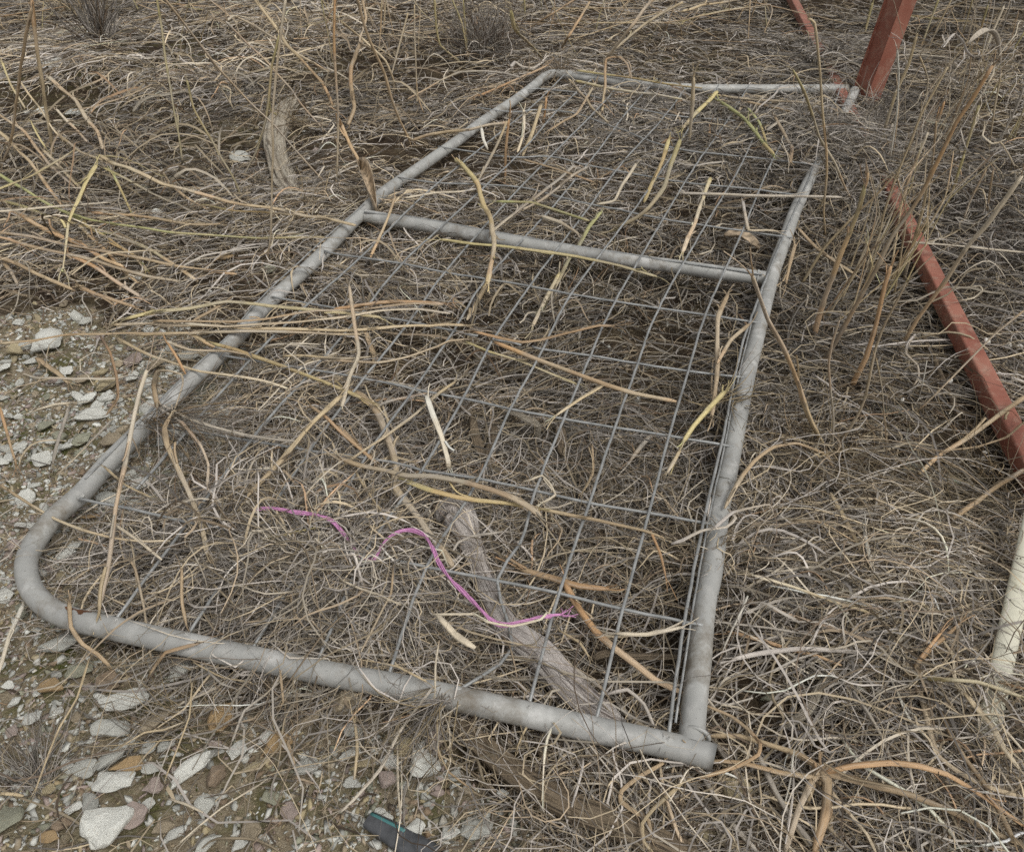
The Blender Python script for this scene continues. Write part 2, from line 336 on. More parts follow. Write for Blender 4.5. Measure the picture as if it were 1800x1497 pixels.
for i in range(-1, 9):
    P = []
    for r in 'NEDCBA':
        if i in ROWS[r]:
            x, y = ROWS[r][i]
            if r == 'N' and i != -1: P.append(G(x, y, .068))
            elif r == 'E' and i in (0, 1, 2): continue
            else: P.append(G(x, y, WZ + .004))
    if i == -1: P[0] = G(240, 860, WZ)
    if i == 5: P[1:2] = [G(900, 1140, .05), G(873, 1020, WZ), G(915, 955, WZ)]
    a = np.array(P[-1]); fx = 945 + (i + 1.9) / 10.2 * 550; b = G(fx, 128 + (fx - 945) * .05 if fx < 1200 else 150, WZ + .004)
    for t in (.25, .5, .75): P.append(a + (b - a) * t + np.array([0.012 * math.sin(i * 3 + t * 5), 0, .004 * math.sin(i + t * 9)]))
    P.append(b); wire(P)
wire(gz(0, '150,842 240,748 310,675 400,590 470,512 590,402 640,360', PZ + RP + .001), .0017)
wire(gz(0, '1187,1270 1215,1090 1244,920 1272,790 1292,690 1322,560', PZ + RP - .003), .0017)
wd = hull_mesh('weld', 5, 20, .7)
for x, y in [v for k, v in ROWS['N'].items() if k >= 0] + [(143, 872), (262, 745), (480, 523), (572, 443)]:
    o = bpy.data.objects.new('weld', wd); COL.objects.link(o); o.parent = frame; o.location = G(x, y, PZ + RP * .8) - GL; o.scale = (.014, .013, .01); o.rotation_euler = (0, 0, x)
wd.materials.append(M['galv'])
for j, (x, y, n) in enumerate([(1345, 489, 0), (1218, 1313, 1), (636, 378, 2)]):            # weld beads where the tubes meet
    c = G(x, y, PZ) - GL; th = np.linspace(0, 2 * np.pi, 30); ax = np.array([0.35, .94, 0]) if n == 1 else np.array([.97, -.24, 0]); sd = np.cross(ax, (0, 0, 1.0))
    off = ax * (.017 if n == 1 else (-.018 if n == 0 else .014))
    C = np.array([c + off + RP * 1.0 * (math.cos(t) * sd + math.sin(t) * np.array([0, 0, 1.0])) for t in th]); V, F, tc = tube(C, .0028, 6, rough=.1, cap=False, seed=j); link_mesh('weld_bead', V, F, M['galv'], (cross, side, cross)[n])
rp = G(150, 1094, PZ + RP + .0005)                                                      # flaking rust where the tube bends
C = catmull(gz(0, '112,1084 140,1092 170,1098', PZ), .0014); V, F, tc = tube(C, RP + .0005, 96, seed=3, cap=False); rn = Sines(12, 90, 700, 77)
F = [f for f in F if float(rn(tc[f[0]][0], tc[f[0]][1] * .05)) - 9 * abs(tc[f[0]][0] / tc[-1][0] - .5) ** 2 - ((f[0] % 96 - 60) / 14.) ** 2 > -.55]; link_mesh('rust_patch', V - GL, F, M['rust'], frame)
# ================================================================== steel, plastic and timber lying about
def sweep(name, section, P, m, parent=None, loc=(0, 0, 0), up=None):
    """extrude a closed 2-D section (a, b) along P; a runs sideways, b runs up"""
    P = np.asarray(P, float); T = np.gradient(P, axis=0); T /= np.linalg.norm(T, axis=1)[:, None]; V = []
    for p, t in zip(P, T):
        u = np.array(up if up is not None else (0, 0, 1.0)); a = np.cross(t, u); a /= np.linalg.norm(a); b = np.cross(a, t)
        V += [p + a * s[0] + b * s[1] for s in section]
    k = len(section); F = [(i * k + j, i * k + (j + 1) % k, (i + 1) * k + (j + 1) % k, (i + 1) * k + j) for i in range(len(P) - 1) for j in range(k)]
    F += [tuple(range(k))[::-1], tuple((len(P) - 1) * k + j for j in range(k))]
    o = link_mesh(name, np.array(V) - np.array(loc), F, m, parent, smooth=False)
    bm = bmesh.new(); bm.from_mesh(o.data); bmesh.ops.recalc_face_normals(bm, faces=bm.faces[:]); bm.to_mesh(o.data); bm.free()
    if parent is None: o.location = loc
    return o
def bevel_rect(w, h, r, n=4):
    out = []
    for cx, cy, a0 in ((w / 2 - r, h / 2 - r, 0), (-w / 2 + r, h / 2 - r, 90), (-w / 2 + r, -h / 2 + r, 180), (w / 2 - r, -h / 2 + r, 270)):
        for i in range(n + 1):
            a = math.radians(a0 + 90 * i / n); out.append((cx + r * math.cos(a), cy + r * math.sin(a)))
    return out
bz = .046
B0, B1, B2 = G(1355, -75, bz), G(1560, 320, bz), G(1860, 925, bz)
dirb = (B2 - B0) / np.linalg.norm(B2 - B0)
BP = [B0 - dirb * .6] + [B0 + (B2 - B0) * t for t in np.linspace(0, 1, 12)] + [B2 + dirb * .3]
o = sweep('steel_beam', bevel_rect(.036, .042, .005), BP, M['red'], loc=BP[6]); tag(o, 'long red oxide steel beam half buried in dry grass at the right', 'beam')
# folded channel post standing by the gate's far corner
pb = G(1516, 194, 0.0); tp = G(1516, 194, 0); 
def vpoint(px, py, ybase, k=0.0):
    r = ray(px, py); t = (ybase - k * CAMH) / (r[1] + k * r[2]); return CAM + r * t
top = vpoint(1590, -10, pb[1] - .02); dv = (top - pb) / np.linalg.norm(top - pb)
PP = [pb - dv * .12, pb, top, top + dv * .7]
tk = .004; sec = [(-.0, -.0), (.040, .004), (.036, .055), (-.026, .052), (-.026, .045), (-.020, .045), (-.020, .052 - tk), (.032, .055 - tk), (.036, .004 + tk), (0, tk)]
pe = empty('steel_post', pb); tag(pe, 'red painted folded steel post standing at the far corner of the gate', 'post')
a = np.cross(dv, (0, -1.0, 0)); 
def post_sweep(name, sec, P, m):
    ex = np.array([1.0, 0, 0]); ex = ex - dv * (ex @ dv); ex /= np.linalg.norm(ex); ey = np.cross(dv, ex); V = []
    for p in P: V += [p + ex * s[0] + ey * s[1] for s in sec]
    k = len(sec); F = [(i * k + j, i * k + (j + 1) % k, (i + 1) * k + (j + 1) % k, (i + 1) * k + j) for i in range(len(P) - 1) for j in range(k)]
    F += [tuple(range(k))[::-1], tuple((len(P) - 1) * k + j for j in range(k))]
    o = link_mesh(name, np.array(V) - pb, F, m, pe, smooth=False); bm = bmesh.new(); bm.from_mesh(o.data); bmesh.ops.recalc_face_normals(bm, faces=bm.faces[:]); bm.to_mesh(o.data); bm.free(); return o
post_sweep('front_flange', [(0, 0), (.052, .006), (.052, .011), (0, .005)], PP, M['red'])
sf = post_sweep('side_flange', [(-.0003, .0052), (-.026, .066), (-.021, .068), (.0045, .0085)], PP, M['red'])
lp = post_sweep('lip', [(-.0262, .0662), (-.034, .0620), (-.0352, .0650), (-.026, .0705)], PP, M['red']); lp.parent = sf
# cream plastic pipe, right edge
c0, c1 = G(1728, 1322, .03), G(1812, 935, .10); dc = (c1 - c0) / np.linalg.norm(c1 - c0); c2 = c1 + dc * .35
C = np.array([c0 + (c2 - c0) * t for t in np.linspace(0, 1, 14)]); V, F, tc = tube(C, .0150, 20, flat=.5)
o = link_mesh('plastic_rail', V, F, M['cream'], loc=c0); tag(o, 'cream flattened plastic rail speckled with dirt at the right edge', 'rail')
# black hose offcut with teal stripe
h0, h1 = G(648, 1440, .016), G(760, 1512, .012); C = np.array([h0 + (h1 - h0) * t + np.array([0, 0, .004 * math.sin(t * 3)]) for t in np.linspace(0, 1, 16)])
he = empty('hose_offcut', h0); tag(he, 'short black hose offcut with a teal stripe among pale stones', 'hose')
V, F, tc = tube(C, np.linspace(.011, .019, 16), 24, flat=.62, rough=.02, cap=False, seed=4); hw = link_mesh('hose_wall', V - h0, F, M['hose'], he)
V, F, tc = tube(C + np.array([0, 0, -.001]), np.linspace(.009, .016, 16), 16, flat=.5, cap=True, seed=4); link_mesh('hose_bore', V - h0, F, M['hose'], he)
T, A, B = frames(C); rr = np.linspace(.011, .019, 16)
side = np.array([C[i] + A[i] * -rr[i] * .45 + np.array([0, 0, 1]) * rr[i] * .565 for i in range(9)]); V, F, tc = tube(side, .0026, 6, flat=.35); link_mesh('stripe', V - h0, F, M['teal'], hw)

def log(name, c, s, wpx, m, label, cat, zs, sides=40, rough=.085, flat=.8, seed=0, step=.008):
    p = pts(c, s); k = len(p); zs = np.interp(np.linspace(0, 1, k), np.linspace(0, 1, len(zs)), zs); P = np.array([G(x, y, z) for (x, y), z in zip(p, zs)])
    W = np.interp(np.linspace(0, 1, k), np.linspace(0, 1, len(wpx)), wpx) / 2 / (3 if c else 1)
    R = np.array([wd * depth(q) / FPX for wd, q in zip(W, P)]); C = catmull(P, step)
    s0 = np.r_[0, np.cumsum(np.linalg.norm(np.diff(P, axis=0), axis=1))]; s1 = np.r_[0, np.cumsum(np.linalg.norm(np.diff(C, axis=0), axis=1))]
    Rc = np.interp(s1 / s1[-1] * s0[-1], s0, R); Rc[0] *= .55; Rc[-1] *= .5; Rc[1] *= .85; Rc[-2] *= .8
    V, F, tc = tube(C, Rc, sides, flat=flat, rough=rough, seed=seed); loc = C[0] * [1, 1, 0]
    o = link_mesh(name, V, F, m, tc=tc, loc=loc); return tag(o, label, cat)
log('weathered_branch', 0, '775,920 800,908 822,945 842,1000 862,1050 885,1095 915,1125 950,1150 985,1190 1022,1228 1062,1256 1098,1272', [64, 72, 44, 36, 40, 46, 54, 58, 58, 56, 48, 26], M['greywood'], 'weathered grey branch with a knobbly end under the gate mesh', 'branch', [.036, .038, .036, .036, .036], seed=2)
log('sunken_log', 0, '795,1262 850,1312 920,1368 1000,1415 1080,1445 1200,1500 1300,1545', [30, 46, 50, 52, 54, 56], M['brownwood'], 'rotting brown log half sunk in the soil in front of the gate', 'log', [.022, .03, .032, .026], seed=5, flat=.6)
log('bleached_log', 1, '1565,530 1500,590 1455,690 1450,790 1475,890 1510,980 1570,1050 1650,1120', [60, 90, 110, 110, 120, 130, 120, 80], M['palewood'], 'curved bleached log behind the gate at the left', 'log', [.02, .015, .01, .0], seed=8, flat=.8, rough=.12)
log('bark_shard', 1, '700,590 740,540 800,510 880,500 960,485 1015,485', [16, 26, 24, 26, 20, 10], M['palewood'], 'pale curled bark shard over a dark hollow behind the gate', 'bark', [.03, .05, .06, .05, .02], seed=9, flat=.35)
log('wood_splinter', 5, '690,690 705,780 725,850 740,910', [36, 46, 52, 30], M['brownwood'], 'brown wood splinter on bare soil, left of a pair under the mesh', 'wood', [.02, .015], seed=10, flat=.4)
log('wood_splinter', 5, '812,740 800,830 780,910 790,970', [30, 52, 62, 40], M['brownwood'], 'brown wood splinter on bare soil, right of a pair under the mesh', 'wood', [.02, .015], seed=11, flat=.4)
log('wood_splinter', 5, '1155,740 1160,820 1165,900', [46, 56, 40], M['brownwood'], 'stubby brown wood chip on the soil under the mesh centre', 'wood', [.015, .015], seed=12, flat=.5)
log('bark_strip', 5, '840,650 920,680 990,715 1045,750', [20, 34, 46, 50], M['palewood'], 'pale torn bark strip beside a cut stub under the mesh', 'bark', [.02, .03, .035], seed=13, flat=.35)
log('cut_stub', 5, '1040,745 1030,790 1028,830', [52, 40, 34], M['palewood'], 'short pale cut stub standing in bare soil under the mesh', 'stub', [.035, .015, 0], seed=14)
log('bark_strip', 9, '900,490 830,530 770,570 715,635 680,710 630,770 515,848', [24, 34, 42, 50, 56, 54, 20], M['palewood'], 'curved pale bark strip on the litter right of the gate corner', 'bark', [.03, .035, .03], seed=15, flat=.4)
log('twig', 9, '500,800 590,850 690,885 850,885 950,865 1030,848', [22, 30, 30, 28, 24, 14], M['greywood'], 'thin grey curved twig below the curved bark strip', 'twig', [.02, .025, .02], seed=16)
log('twig', 6, '1262,262 1330,400 1400,560 1466,712', [22, 24, 24, 20], M['brownwood'], 'straight reddish brown twig on black soil beside the red beam', 'twig', [.03, .02], seed=17, rough=.06)
log('split_root', 8, '1330,470 1400,440 1520,455 1650,460 1800,462', [60, 50, 44, 40, 30], M['brownwood'], 'splintered tan root inside the gate near its right side', 'root', [.03, .035, .03], seed=18, flat=.5)

# ------------------------------------------------------------------ pink baling twine
tp = gz(0, '444,895 480,893 520,900 570,907 600,925 630,952 652,962 668,948 690,934 718,930 742,938 758,958 770,985 790,1015 830,1055 862,1088 884,1098 910,1094 945,1086 986,1080', .102)
tw = empty('baling_twine', tp[0]); tag(tw, 'pink plastic baling twine trailing over the grass inside the gate', 'twine')
C = catmull(tp, .006); s = np.arange(len(C)) * .006; T, A, B = frames(C); C[:, 2] -= .03 * np.exp(-((np.arange(len(C)) / len(C) - .33) / .08) ** 2)
for k in range(6):
    ph = k * 1.05 + s * 55; rad = .0017 + .0011 * np.sin(s * 21 + k * 2); D = C + A * (rad * np.cos(ph))[:, None] + B * (rad * np.sin(ph))[:, None]
    V, F, tc = tube(D[k % 3: len(D) - (k * 2) % 5], .00105, 5); link_mesh('strand', V - tp[0], F, M['twine'], tw)
fr = []
for k in range(9):
    e = C[-1]; d = np.array([rng.uniform(.2, 1), rng.uniform(-.6, .6), rng.uniform(-.3, .3)]); fr = catmull([e, e + d * .012, e + d * .02 + rng.normal(0, .006, 3)], .004); V, F, tc = tube(fr, .0006, 4); link_mesh('frayed_end', V - tp[0], F, M['twine'], tw)

# ------------------------------------------------------------------ snail shells
def snail():
    n = 70; t = np.linspace(0, 1, n); th = t * 2 * np.pi * 3.1; g = np.exp((t - 1) * 2.6); C = np.stack([.62 * g * np.cos(th), .62 * g * np.sin(th), .62 - .75 * g], -1)
    V, F, tc = tube(C, .42 * g, 12); return V / 2.1, F
SV, SF = snail(); s_me = None
SN = [(6, 1605, 302, 52, 'white snail shell beside the red beam, largest of the three there'), (6, 1720, 325, 42, 'small white snail shell in the middle of three past the red beam'), (6, 1768, 330, 48, 'white snail shell at the right end of three past the red beam'),
      (6, 1407, 511, 36, 'white snail shell on black soil next to the brown twig'), (6, 1588, 888, 38, 'dull snail shell on dark soil at the foot of the red beam'), (9, 1617, 192, 56, 'white snail shell lying left of the cream rail'), (9, 1682, 112, 40, 'small pale snail shell touching the cream rail in the grass'),
      (6, 1160, 610, 34, 'small snail shell on dark litter above the flat stone')]
for i, (c, x, y, wd_, lb) in enumerate(SN):
    (x, y), = pts(c, f'{x},{y}'); sz = wd_ / 3 * depth(G(x, y)) / FPX; p = G(x, y, sz * .5 + .028)
    if s_me is None: o = link_mesh('snail_shell', SV, SF, M['shell']); s_me = o.data
    else: o = bpy.data.objects.new('snail_shell', s_me); COL.objects.link(o)
    o.location = p; o.scale = (sz * 1.15,) * 3; o.rotation_euler = (random.uniform(-1.2, .4), random.uniform(-.8, .8), random.uniform(0, 6)); tag(o, lb, 'snail shell', 'snail shells')

# ================================================================== stones
SM = [hull_mesh('stone', 100 + i, 16 + i % 5, .55 + .1 * (i % 4), True, .03) for i in range(16)]
for me in SM: me.materials.append(M['stone'])
SC_COL = dict(g=(.50, .50, .45), w=(.68, .68, .62), t=(.38, .31, .21), o=(.40, .27, .13), b=(.26, .19, .125), p=(.40, .32, .28), y=(.42, .35, .21), m=(.30, .30, .22), n=(.22, .3, .18))
CN = dict(g='grey', w='whitish', t='tan', o='orange', b='brown', p='pinkish', y='yellowish', m='mossy grey', n='greenish')
STONES = [  # tile, x, y, width, height, colour, turn, label
 (7, 310, 392, 190, 100, 'g', .1, 'grey slab touching the bend of the gate tube'), (7, 420, 540, 130, 72, 'm', .2, 'mossy flat stone below the gate bend'), (7, 583, 600, 112, 100, 'b', .5, 'dark brown crusted stone below the near tube'),
 (7, 275, 630, 132, 80, 'o', .1, 'orange tan stone at the left below the gate bend'), (7, 660, 712, 225, 105, 'w', .25, 'long whitish slate with a broken right edge'), (7, 815, 812, 155, 165, 't', .7, 'squarish tan stone with a pitted top'),
 (7, 590, 850, 170, 110, 'g', .2, 'flat grey slate left of the squarish tan stone'), (7, 1175, 797, 112, 155, 'o', 1.4, 'upright egg shaped orange stone'), (7, 955, 525, 132, 112, 'g', .5, 'grey stone tucked below the near tube'),
 (7, 1110, 548, 100, 118, 'g', 1.0, 'upright grey flake leaning below the near tube'), (7, 605, 1008, 165, 120, 'g', .75, 'pointed grey slate shard aimed up and right'), (7, 680, 1056, 152, 82, 'o', .3, 'orange wedge shaped stone beside the pointed grey shard'),
 (7, 1010, 1072, 215, 105, 'w', .72, 'white slate blade with a yellow streak'), (7, 1190, 1092, 158, 150, 'b', .2, 'chunky brown layered stone beside the white slate blade'), (7, 1256, 975, 92, 80, 'w', .4, 'white angular stone above the chunky brown one'),
 (7, 1460, 945, 160, 100, 'o', .5, 'rusty orange stone near a thin straw stem'), (7, 1338, 1052, 105, 42, 'y', .4, 'thin yellowish stone sliver below the rusty orange stone'), (7, 610, 1150, 185, 108, 'w', .05, 'white boulder shaped stone above the big slate'),
 (7, 462, 1062, 112, 130, 'g', 1.2, 'grey slate standing left of the white boulder'), (7, 570, 1385, 225, 270, 'w', 1.2, 'biggest pale slate slab at the bottom left'), (7, 712, 1340, 130, 170, 'p', 1.0, 'pinkish grey slab against the biggest slate'),
 (7, 55, 1345, 150, 170, 'm', .2, 'mossy grey stone cut by the left edge at the bottom'), (7, 340, 1368, 84, 92, 'b', .9, 'brown grey stone left of the biggest slate'), (7, 280, 1436, 96, 62, 'o', .1, 'small orange stone near the bottom left corner'),
 (7, 1090, 1445, 145, 112, 'g', .8, 'grey stone at the bottom edge, left of centre'), (7, 1612, 1062, 122, 92, 'g', .2, 'pale grey stone among fine chips, right of the rusty stone'), (7, 1640, 830, 135, 95, 't', .6, 'tan grey stone half hidden by grass below the near tube'),
 (7, 815, 1168, 92, 90, 'p', .3, 'pink tan stone right of the white boulder'), (7, 1080, 1260, 90, 135, 'g', 1.2, 'upright grey flake below the white slate blade'), (7, 1300, 352, 210, 110, 't', .1, 'wide tan stone inside the gate behind the near tube'),
 (7, 395, 1275, 92, 46, 'w', .3, 'thin white stone left above the biggest slate'), (7, 40, 612, 64, 44, 'w', .1, 'small white stone by the moss, topmost of the left edge group'), (7, 78, 706, 66, 52, 'w', .8, 'small white stone below the mossy patch'),
 (7, 172, 797, 84, 62, 'w', .2, 'bright white stone left of the straw stem'), (7, 72, 862, 62, 58, 'p', .4, 'small pinkish white stone at the left edge'), (7, 875, 940, 82, 66, 'g', .6, 'small grey stone left of the white slate blade'),
 (7, 790, 960, 70, 88, 'g', 1.2, 'small upright grey stone beside the orange wedge'), (7, 1125, 985, 110, 66, 'g', .3, 'flat grey chip above the chunky brown stone'), (7, 1140, 935, 62, 52, 'p', .2, 'small pink pebble above the flat grey chip'),
 (7, 800, 1065, 84, 58, 'g', .1, 'grey chip right of the orange wedge'), (7, 700, 1255, 80, 44, 'y', .2, 'yellow grey chip above the biggest slate'), (7, 775, 1265, 84, 72, 'w', .7, 'white chip right above the pinkish slab'), (7, 940, 1410, 100, 66, 'w', .4, 'white chip right of the pinkish slab'),
 (7, 1260, 1460, 80, 70, 'w', .9, 'white chip on the bottom edge left of the hose'), (7, 1410, 905, 86, 56, 'w', .4, 'white chip touching the rusty orange stone'),
 (8, 122, 735, 285, 190, 't', .15, 'big tan block propping up the near gate tube'), (8, 300, 108, 210, 165, 'm', .2, 'large grey green stone under the mesh grass'), (8, 425, 1068, 160, 150, 'w', .5, 'broad pale slate in front of the tan block'),
 (8, 242, 1140, 92, 102, 'p', 1.0, 'pinkish rounded stone in front of the tan block'), (8, 392, 1405, 98, 100, 'w', .9, 'pale stone resting against the black hose'), (8, 262, 1042, 76, 88, 'w', .9, 'pale stone left of the broad pale slate'),
 (8, 60, 1150, 84, 62, 'w', .1, 'flat white chip left of the pinkish rounded stone'), (8, 600, 1128, 62, 62, 'g', .2, 'round grey pebble right of the broad pale slate'), (8, 575, 1405, 92, 96, 'w', .3, 'pale stone right of the black hose'),
 (8, 80, 880, 110, 90, 'g', .2, 'pale grey stone under the tan block'), (8, 850, 1215, 60, 46, 'w', .3, 'small white chip beside the sunken log'), (8, 60, 990, 120, 70, 'w', .2, 'white slab chip below the tan block'), (8, 130, 1055, 100, 46, 'y', .1, 'yellowish flat chip left of the pale stones'),
 (8, 815, 425, 70, 56, 'p', .1, 'small pinkish stone beside the grey branch'), (8, 1005, 135, 66, 46, 'w', .2, 'pale pebble under the mesh near the grey branch'),
 (4, 260, 325, 132, 112, 'w', .3, 'bright white stone at the left below the straw stem'), (4, 480, 185, 110, 50, 'g', .1, 'grey flake above the long straw stem'), (4, 700, 402, 92, 60, 'p', .3, 'dull pink stone left of the gate tube'),
 (4, 472, 690, 172, 62, 'w', .35, 'long white slate left of the gate tube'), (4, 460, 602, 92, 66, 'w', .6, 'white stone above the long white slate'), (4, 430, 826, 84, 66, 'm', .1, 'mossy grey stone below the long white slate'),
 (4, 232, 925, 98, 70, 'w', .4, 'pale stone at the left under a grey stalk'), (4, 605, 832, 132, 72, 't', .1, 'tan stone touching the gate tube'), (4, 742, 1065, 86, 62, 'w', .1, 'white stone inside the gate near its left tube'),
 (4, 480, 1218, 84, 40, 'o', 0, 'small orange stone inside the gate bend'), (4, 110, 1272, 54, 30, 'w', .1, 'tiny white chip left of the gate bend'), (4, 345, 1412, 92, 50, 'w', .5, 'pale chip inside the gate bend'), (4, 830, 432, 92, 66, 't', .6, 'tan stone right of the dull pink stone'),
 (4, 72, 1390, 60, 72, 'p', 1, 'pink stone left of the gate bend'), (4, 350, 860, 76, 46, 'w', .6, 'slim white stone below the long white slate'), (4, 1360, 902, 84, 50, 't', .1, 'tan stone under the grass inside the gate'),
 (4, 702, 490, 52, 52, 'w', .1, 'small white stone below the dull pink one'), (4, 126, 522, 62, 60, 'g', .2, 'grey stone at the left by the moss'), (4, 22, 440, 64, 42, 'w', .1, 'flat white stone at the left edge below the straw'), (4, 1660, 920, 110, 62, 'b', .1, 'brown stone under the thick root'),
 (4, 560, 530, 80, 100, 'y', 1, 'yellowish stone between the white slates and the gate tube'), (4, 440, 500, 70, 46, 't', .2, 'tan chip above the white slates'), (4, 360, 470, 66, 40, 'w', .2, 'white flake below the curled leaf'), (4, 235, 735, 50, 76, 'm', 1.2, 'mossy stone at the left by a grey stick'),
 (4, 1000, 400, 90, 60, 'g', .3, 'grey stone hugging the gate tube'), (4, 990, 790, 90, 70, 'g', .6, 'grey stone inside the left gate tube'), (4, 1210, 700, 80, 50, 'w', .2, 'white stone under grey grass inside the gate'),
 (1, 1268, 822, 100, 52, 'g', .1, 'pale grey stone left of the bleached log'), (1, 825, 1112, 66, 62, 'w', .4, 'pale stone under the fallen green stalks'), (1, 1045, 1160, 62, 42, 'g', .2, 'grey chip under the fallen stalks by the gate'),
 (1, 1195, 1390, 84, 44, 'o', .1, 'orange stone just left of the gate tube'), (1, 300, 400, 90, 52, 'w', .1, 'pale stone far back at the left'), (1, 390, 590, 62, 42, 'w', .1, 'pale chip left of the dark hollow'), (1, 1300, 1150, 60, 44, 'w', .1, 'white chip below the pale grey stone by the bleached log'),
 (1, 1130, 1220, 60, 40, 'g', .1, 'grey chip right of the fallen stalks'), (1, 215, 580, 60, 40, 'w', .1, 'pale chip behind the leaning orange stalk'),
 (5, 285, 1165, 96, 84, 'w', .4, 'white stone beside the long tan root inside the gate'), (5, 405, 1115, 90, 84, 't', .6, 'tan stone right of the white one by the root'), (5, 30, 690, 60, 40, 't', .2, 'tan pebble under the mesh at the left'),
 (5, 180, 1050, 60, 50, 'g', .2, 'grey pebble under the thick yellow stalk'), (6, 1100, 690, 104, 56, 'm', .1, 'flat mossy stone on dark litter right of the gate'), (6, 1430, 1040, 82, 80, 'n', .2, 'pale green stone at the end of a tan stalk'), (6, 1392, 1052, 60, 62, 'w', .1, 'white stone touching the pale green one'),
 (6, 1210, 940, 90, 66, 'b', .5, 'dark stone in the hollow by the tan stalk'), (6, 1180, 960, 110, 90, 'm', .3, 'brown green stone behind the root of the tan stalk'), (9, 260, 1200, 150, 120, 'y', .3, 'yellow crusted stone in the bottom grass right of the gate'), (9, 310, 1300, 110, 80, 't', .2, 'tan stone below the yellow crusted one'), (9, 450, 705, 90, 50, 'm', .2, 'mossy stone right of the gate end'),
 (9, 140, 1440, 130, 80, 'y', .4, 'yellow tan stone on the bottom edge right of centre')]
taken = []
for i, (c, x, y, wp, hp, ck, rot, lb) in enumerate(STONES):
    (px, py), = pts(c, f'{x},{y}'); p = G(px, py, .005); d = depth(p); k = d / FPX / 3; el = CAMH / np.linalg.norm(p - CAM)
    lx = wp * k; th = (.62 if wp > 280 else .42) * min(wp, hp) * k; ly = max(hp * k * .5, (hp * k - th * math.sqrt(1 - el * el)) / el)
    if abs(rot) > .5 and rot < 1.3: lx *= 1.0; ly *= .8
    o = bpy.data.objects.new('stone', SM[(i * 7 + 3) % 16]); COL.objects.link(o); o.scale = (lx * 1.18, ly * 1.18, th * 1.35)
    gz_ = float(ground_z(p[0], p[1])); o.location = (p[0], p[1], max(gz_, -.010) + th * .5 + .008); o.rotation_euler = (random.uniform(-.16, .16), random.uniform(-.16, .16), rot if rot < .95 else rot)
    if rot >= .95: o.scale = (ly * 1.18, lx * 1.18, th * 1.35)
    v = random.uniform(.85, 1.12); o.color = (*[q * v for q in SC_COL[ck]], 1); tag(o, lb, 'stone', 'stones on the gravel'); taken.append((p[0], p[1], max(lx, ly) * .5))
taken = np.array(taken)
# small loose chips, individually, then the fine gravel as one mass
n = 0; used_lb = set()
ctr = np.array([(t[0], t[1]) for t in taken])
for _try in range(20000):
    if n >= 190: break
    x, y = random.uniform(-1.15, .25), random.uniform(.55, 2.0)
    if n > 155: x, y = random.uniform(-2.2, -.3), random.uniform(1.7, 3.6)
    if gravel_mask(np.array([x]), np.array([y]))[0] < .5 and n <= 155: continue
    px, py, zc = proj(np.array([x, y, 0.]))
    if not (0 < px < 1000 and 60 < py < 1490): continue
    s = random.uniform(.012, .028) * random.choice((1, 1, .8, 1.35))
    if (np.hypot(taken[:, 0] - x, taken[:, 1] - y) < taken[:, 2] * .8 + s * .4).any(): continue
    ck = random.choice('gwwwgwgmtpy'); j = int(np.argmin(np.hypot(ctr[:, 0] - x, ctr[:, 1] - y))); qx, qy, _ = proj(np.array([ctr[j][0], ctr[j][1], 0.])); dx_, dy_ = px - qx, py - qy
    rel = ('right of' if dx_ > 0 else 'left of') if abs(dx_) > abs(dy_) else ('below' if dy_ > 0 else 'above'); nm = STONES[j][7]
    if math.hypot(dx_, dy_) > 170: continue
    nm = nm.split(' with ')[0]; lb = f"{'larger' if s > .024 else 'small'} {CN[ck]} chip {rel} the {nm}"
    if lb in used_lb or len(lb.split()) > 16: continue
    used_lb.add(lb); o = bpy.data.objects.new('stone_chip', SM[random.randrange(16)]); COL.objects.link(o); o.scale = (s * random.uniform(1, 1.6), s * random.uniform(.7, 1.1), s * random.uniform(.35, .65))
    o.location = (x, y, float(ground_z(np.array(x), np.array(y))) + s * .24); o.rotation_euler = (random.uniform(-.3, .3), random.uniform(-.3, .3), random.uniform(0, 6.3))
    q = SC_COL[ck]; v = random.uniform(.8, 1.12); o.color = (*[a_ * v for a_ in q], 1); tag(o, lb, 'stone chip', 'slate chips scattered over the gravel'); n += 1
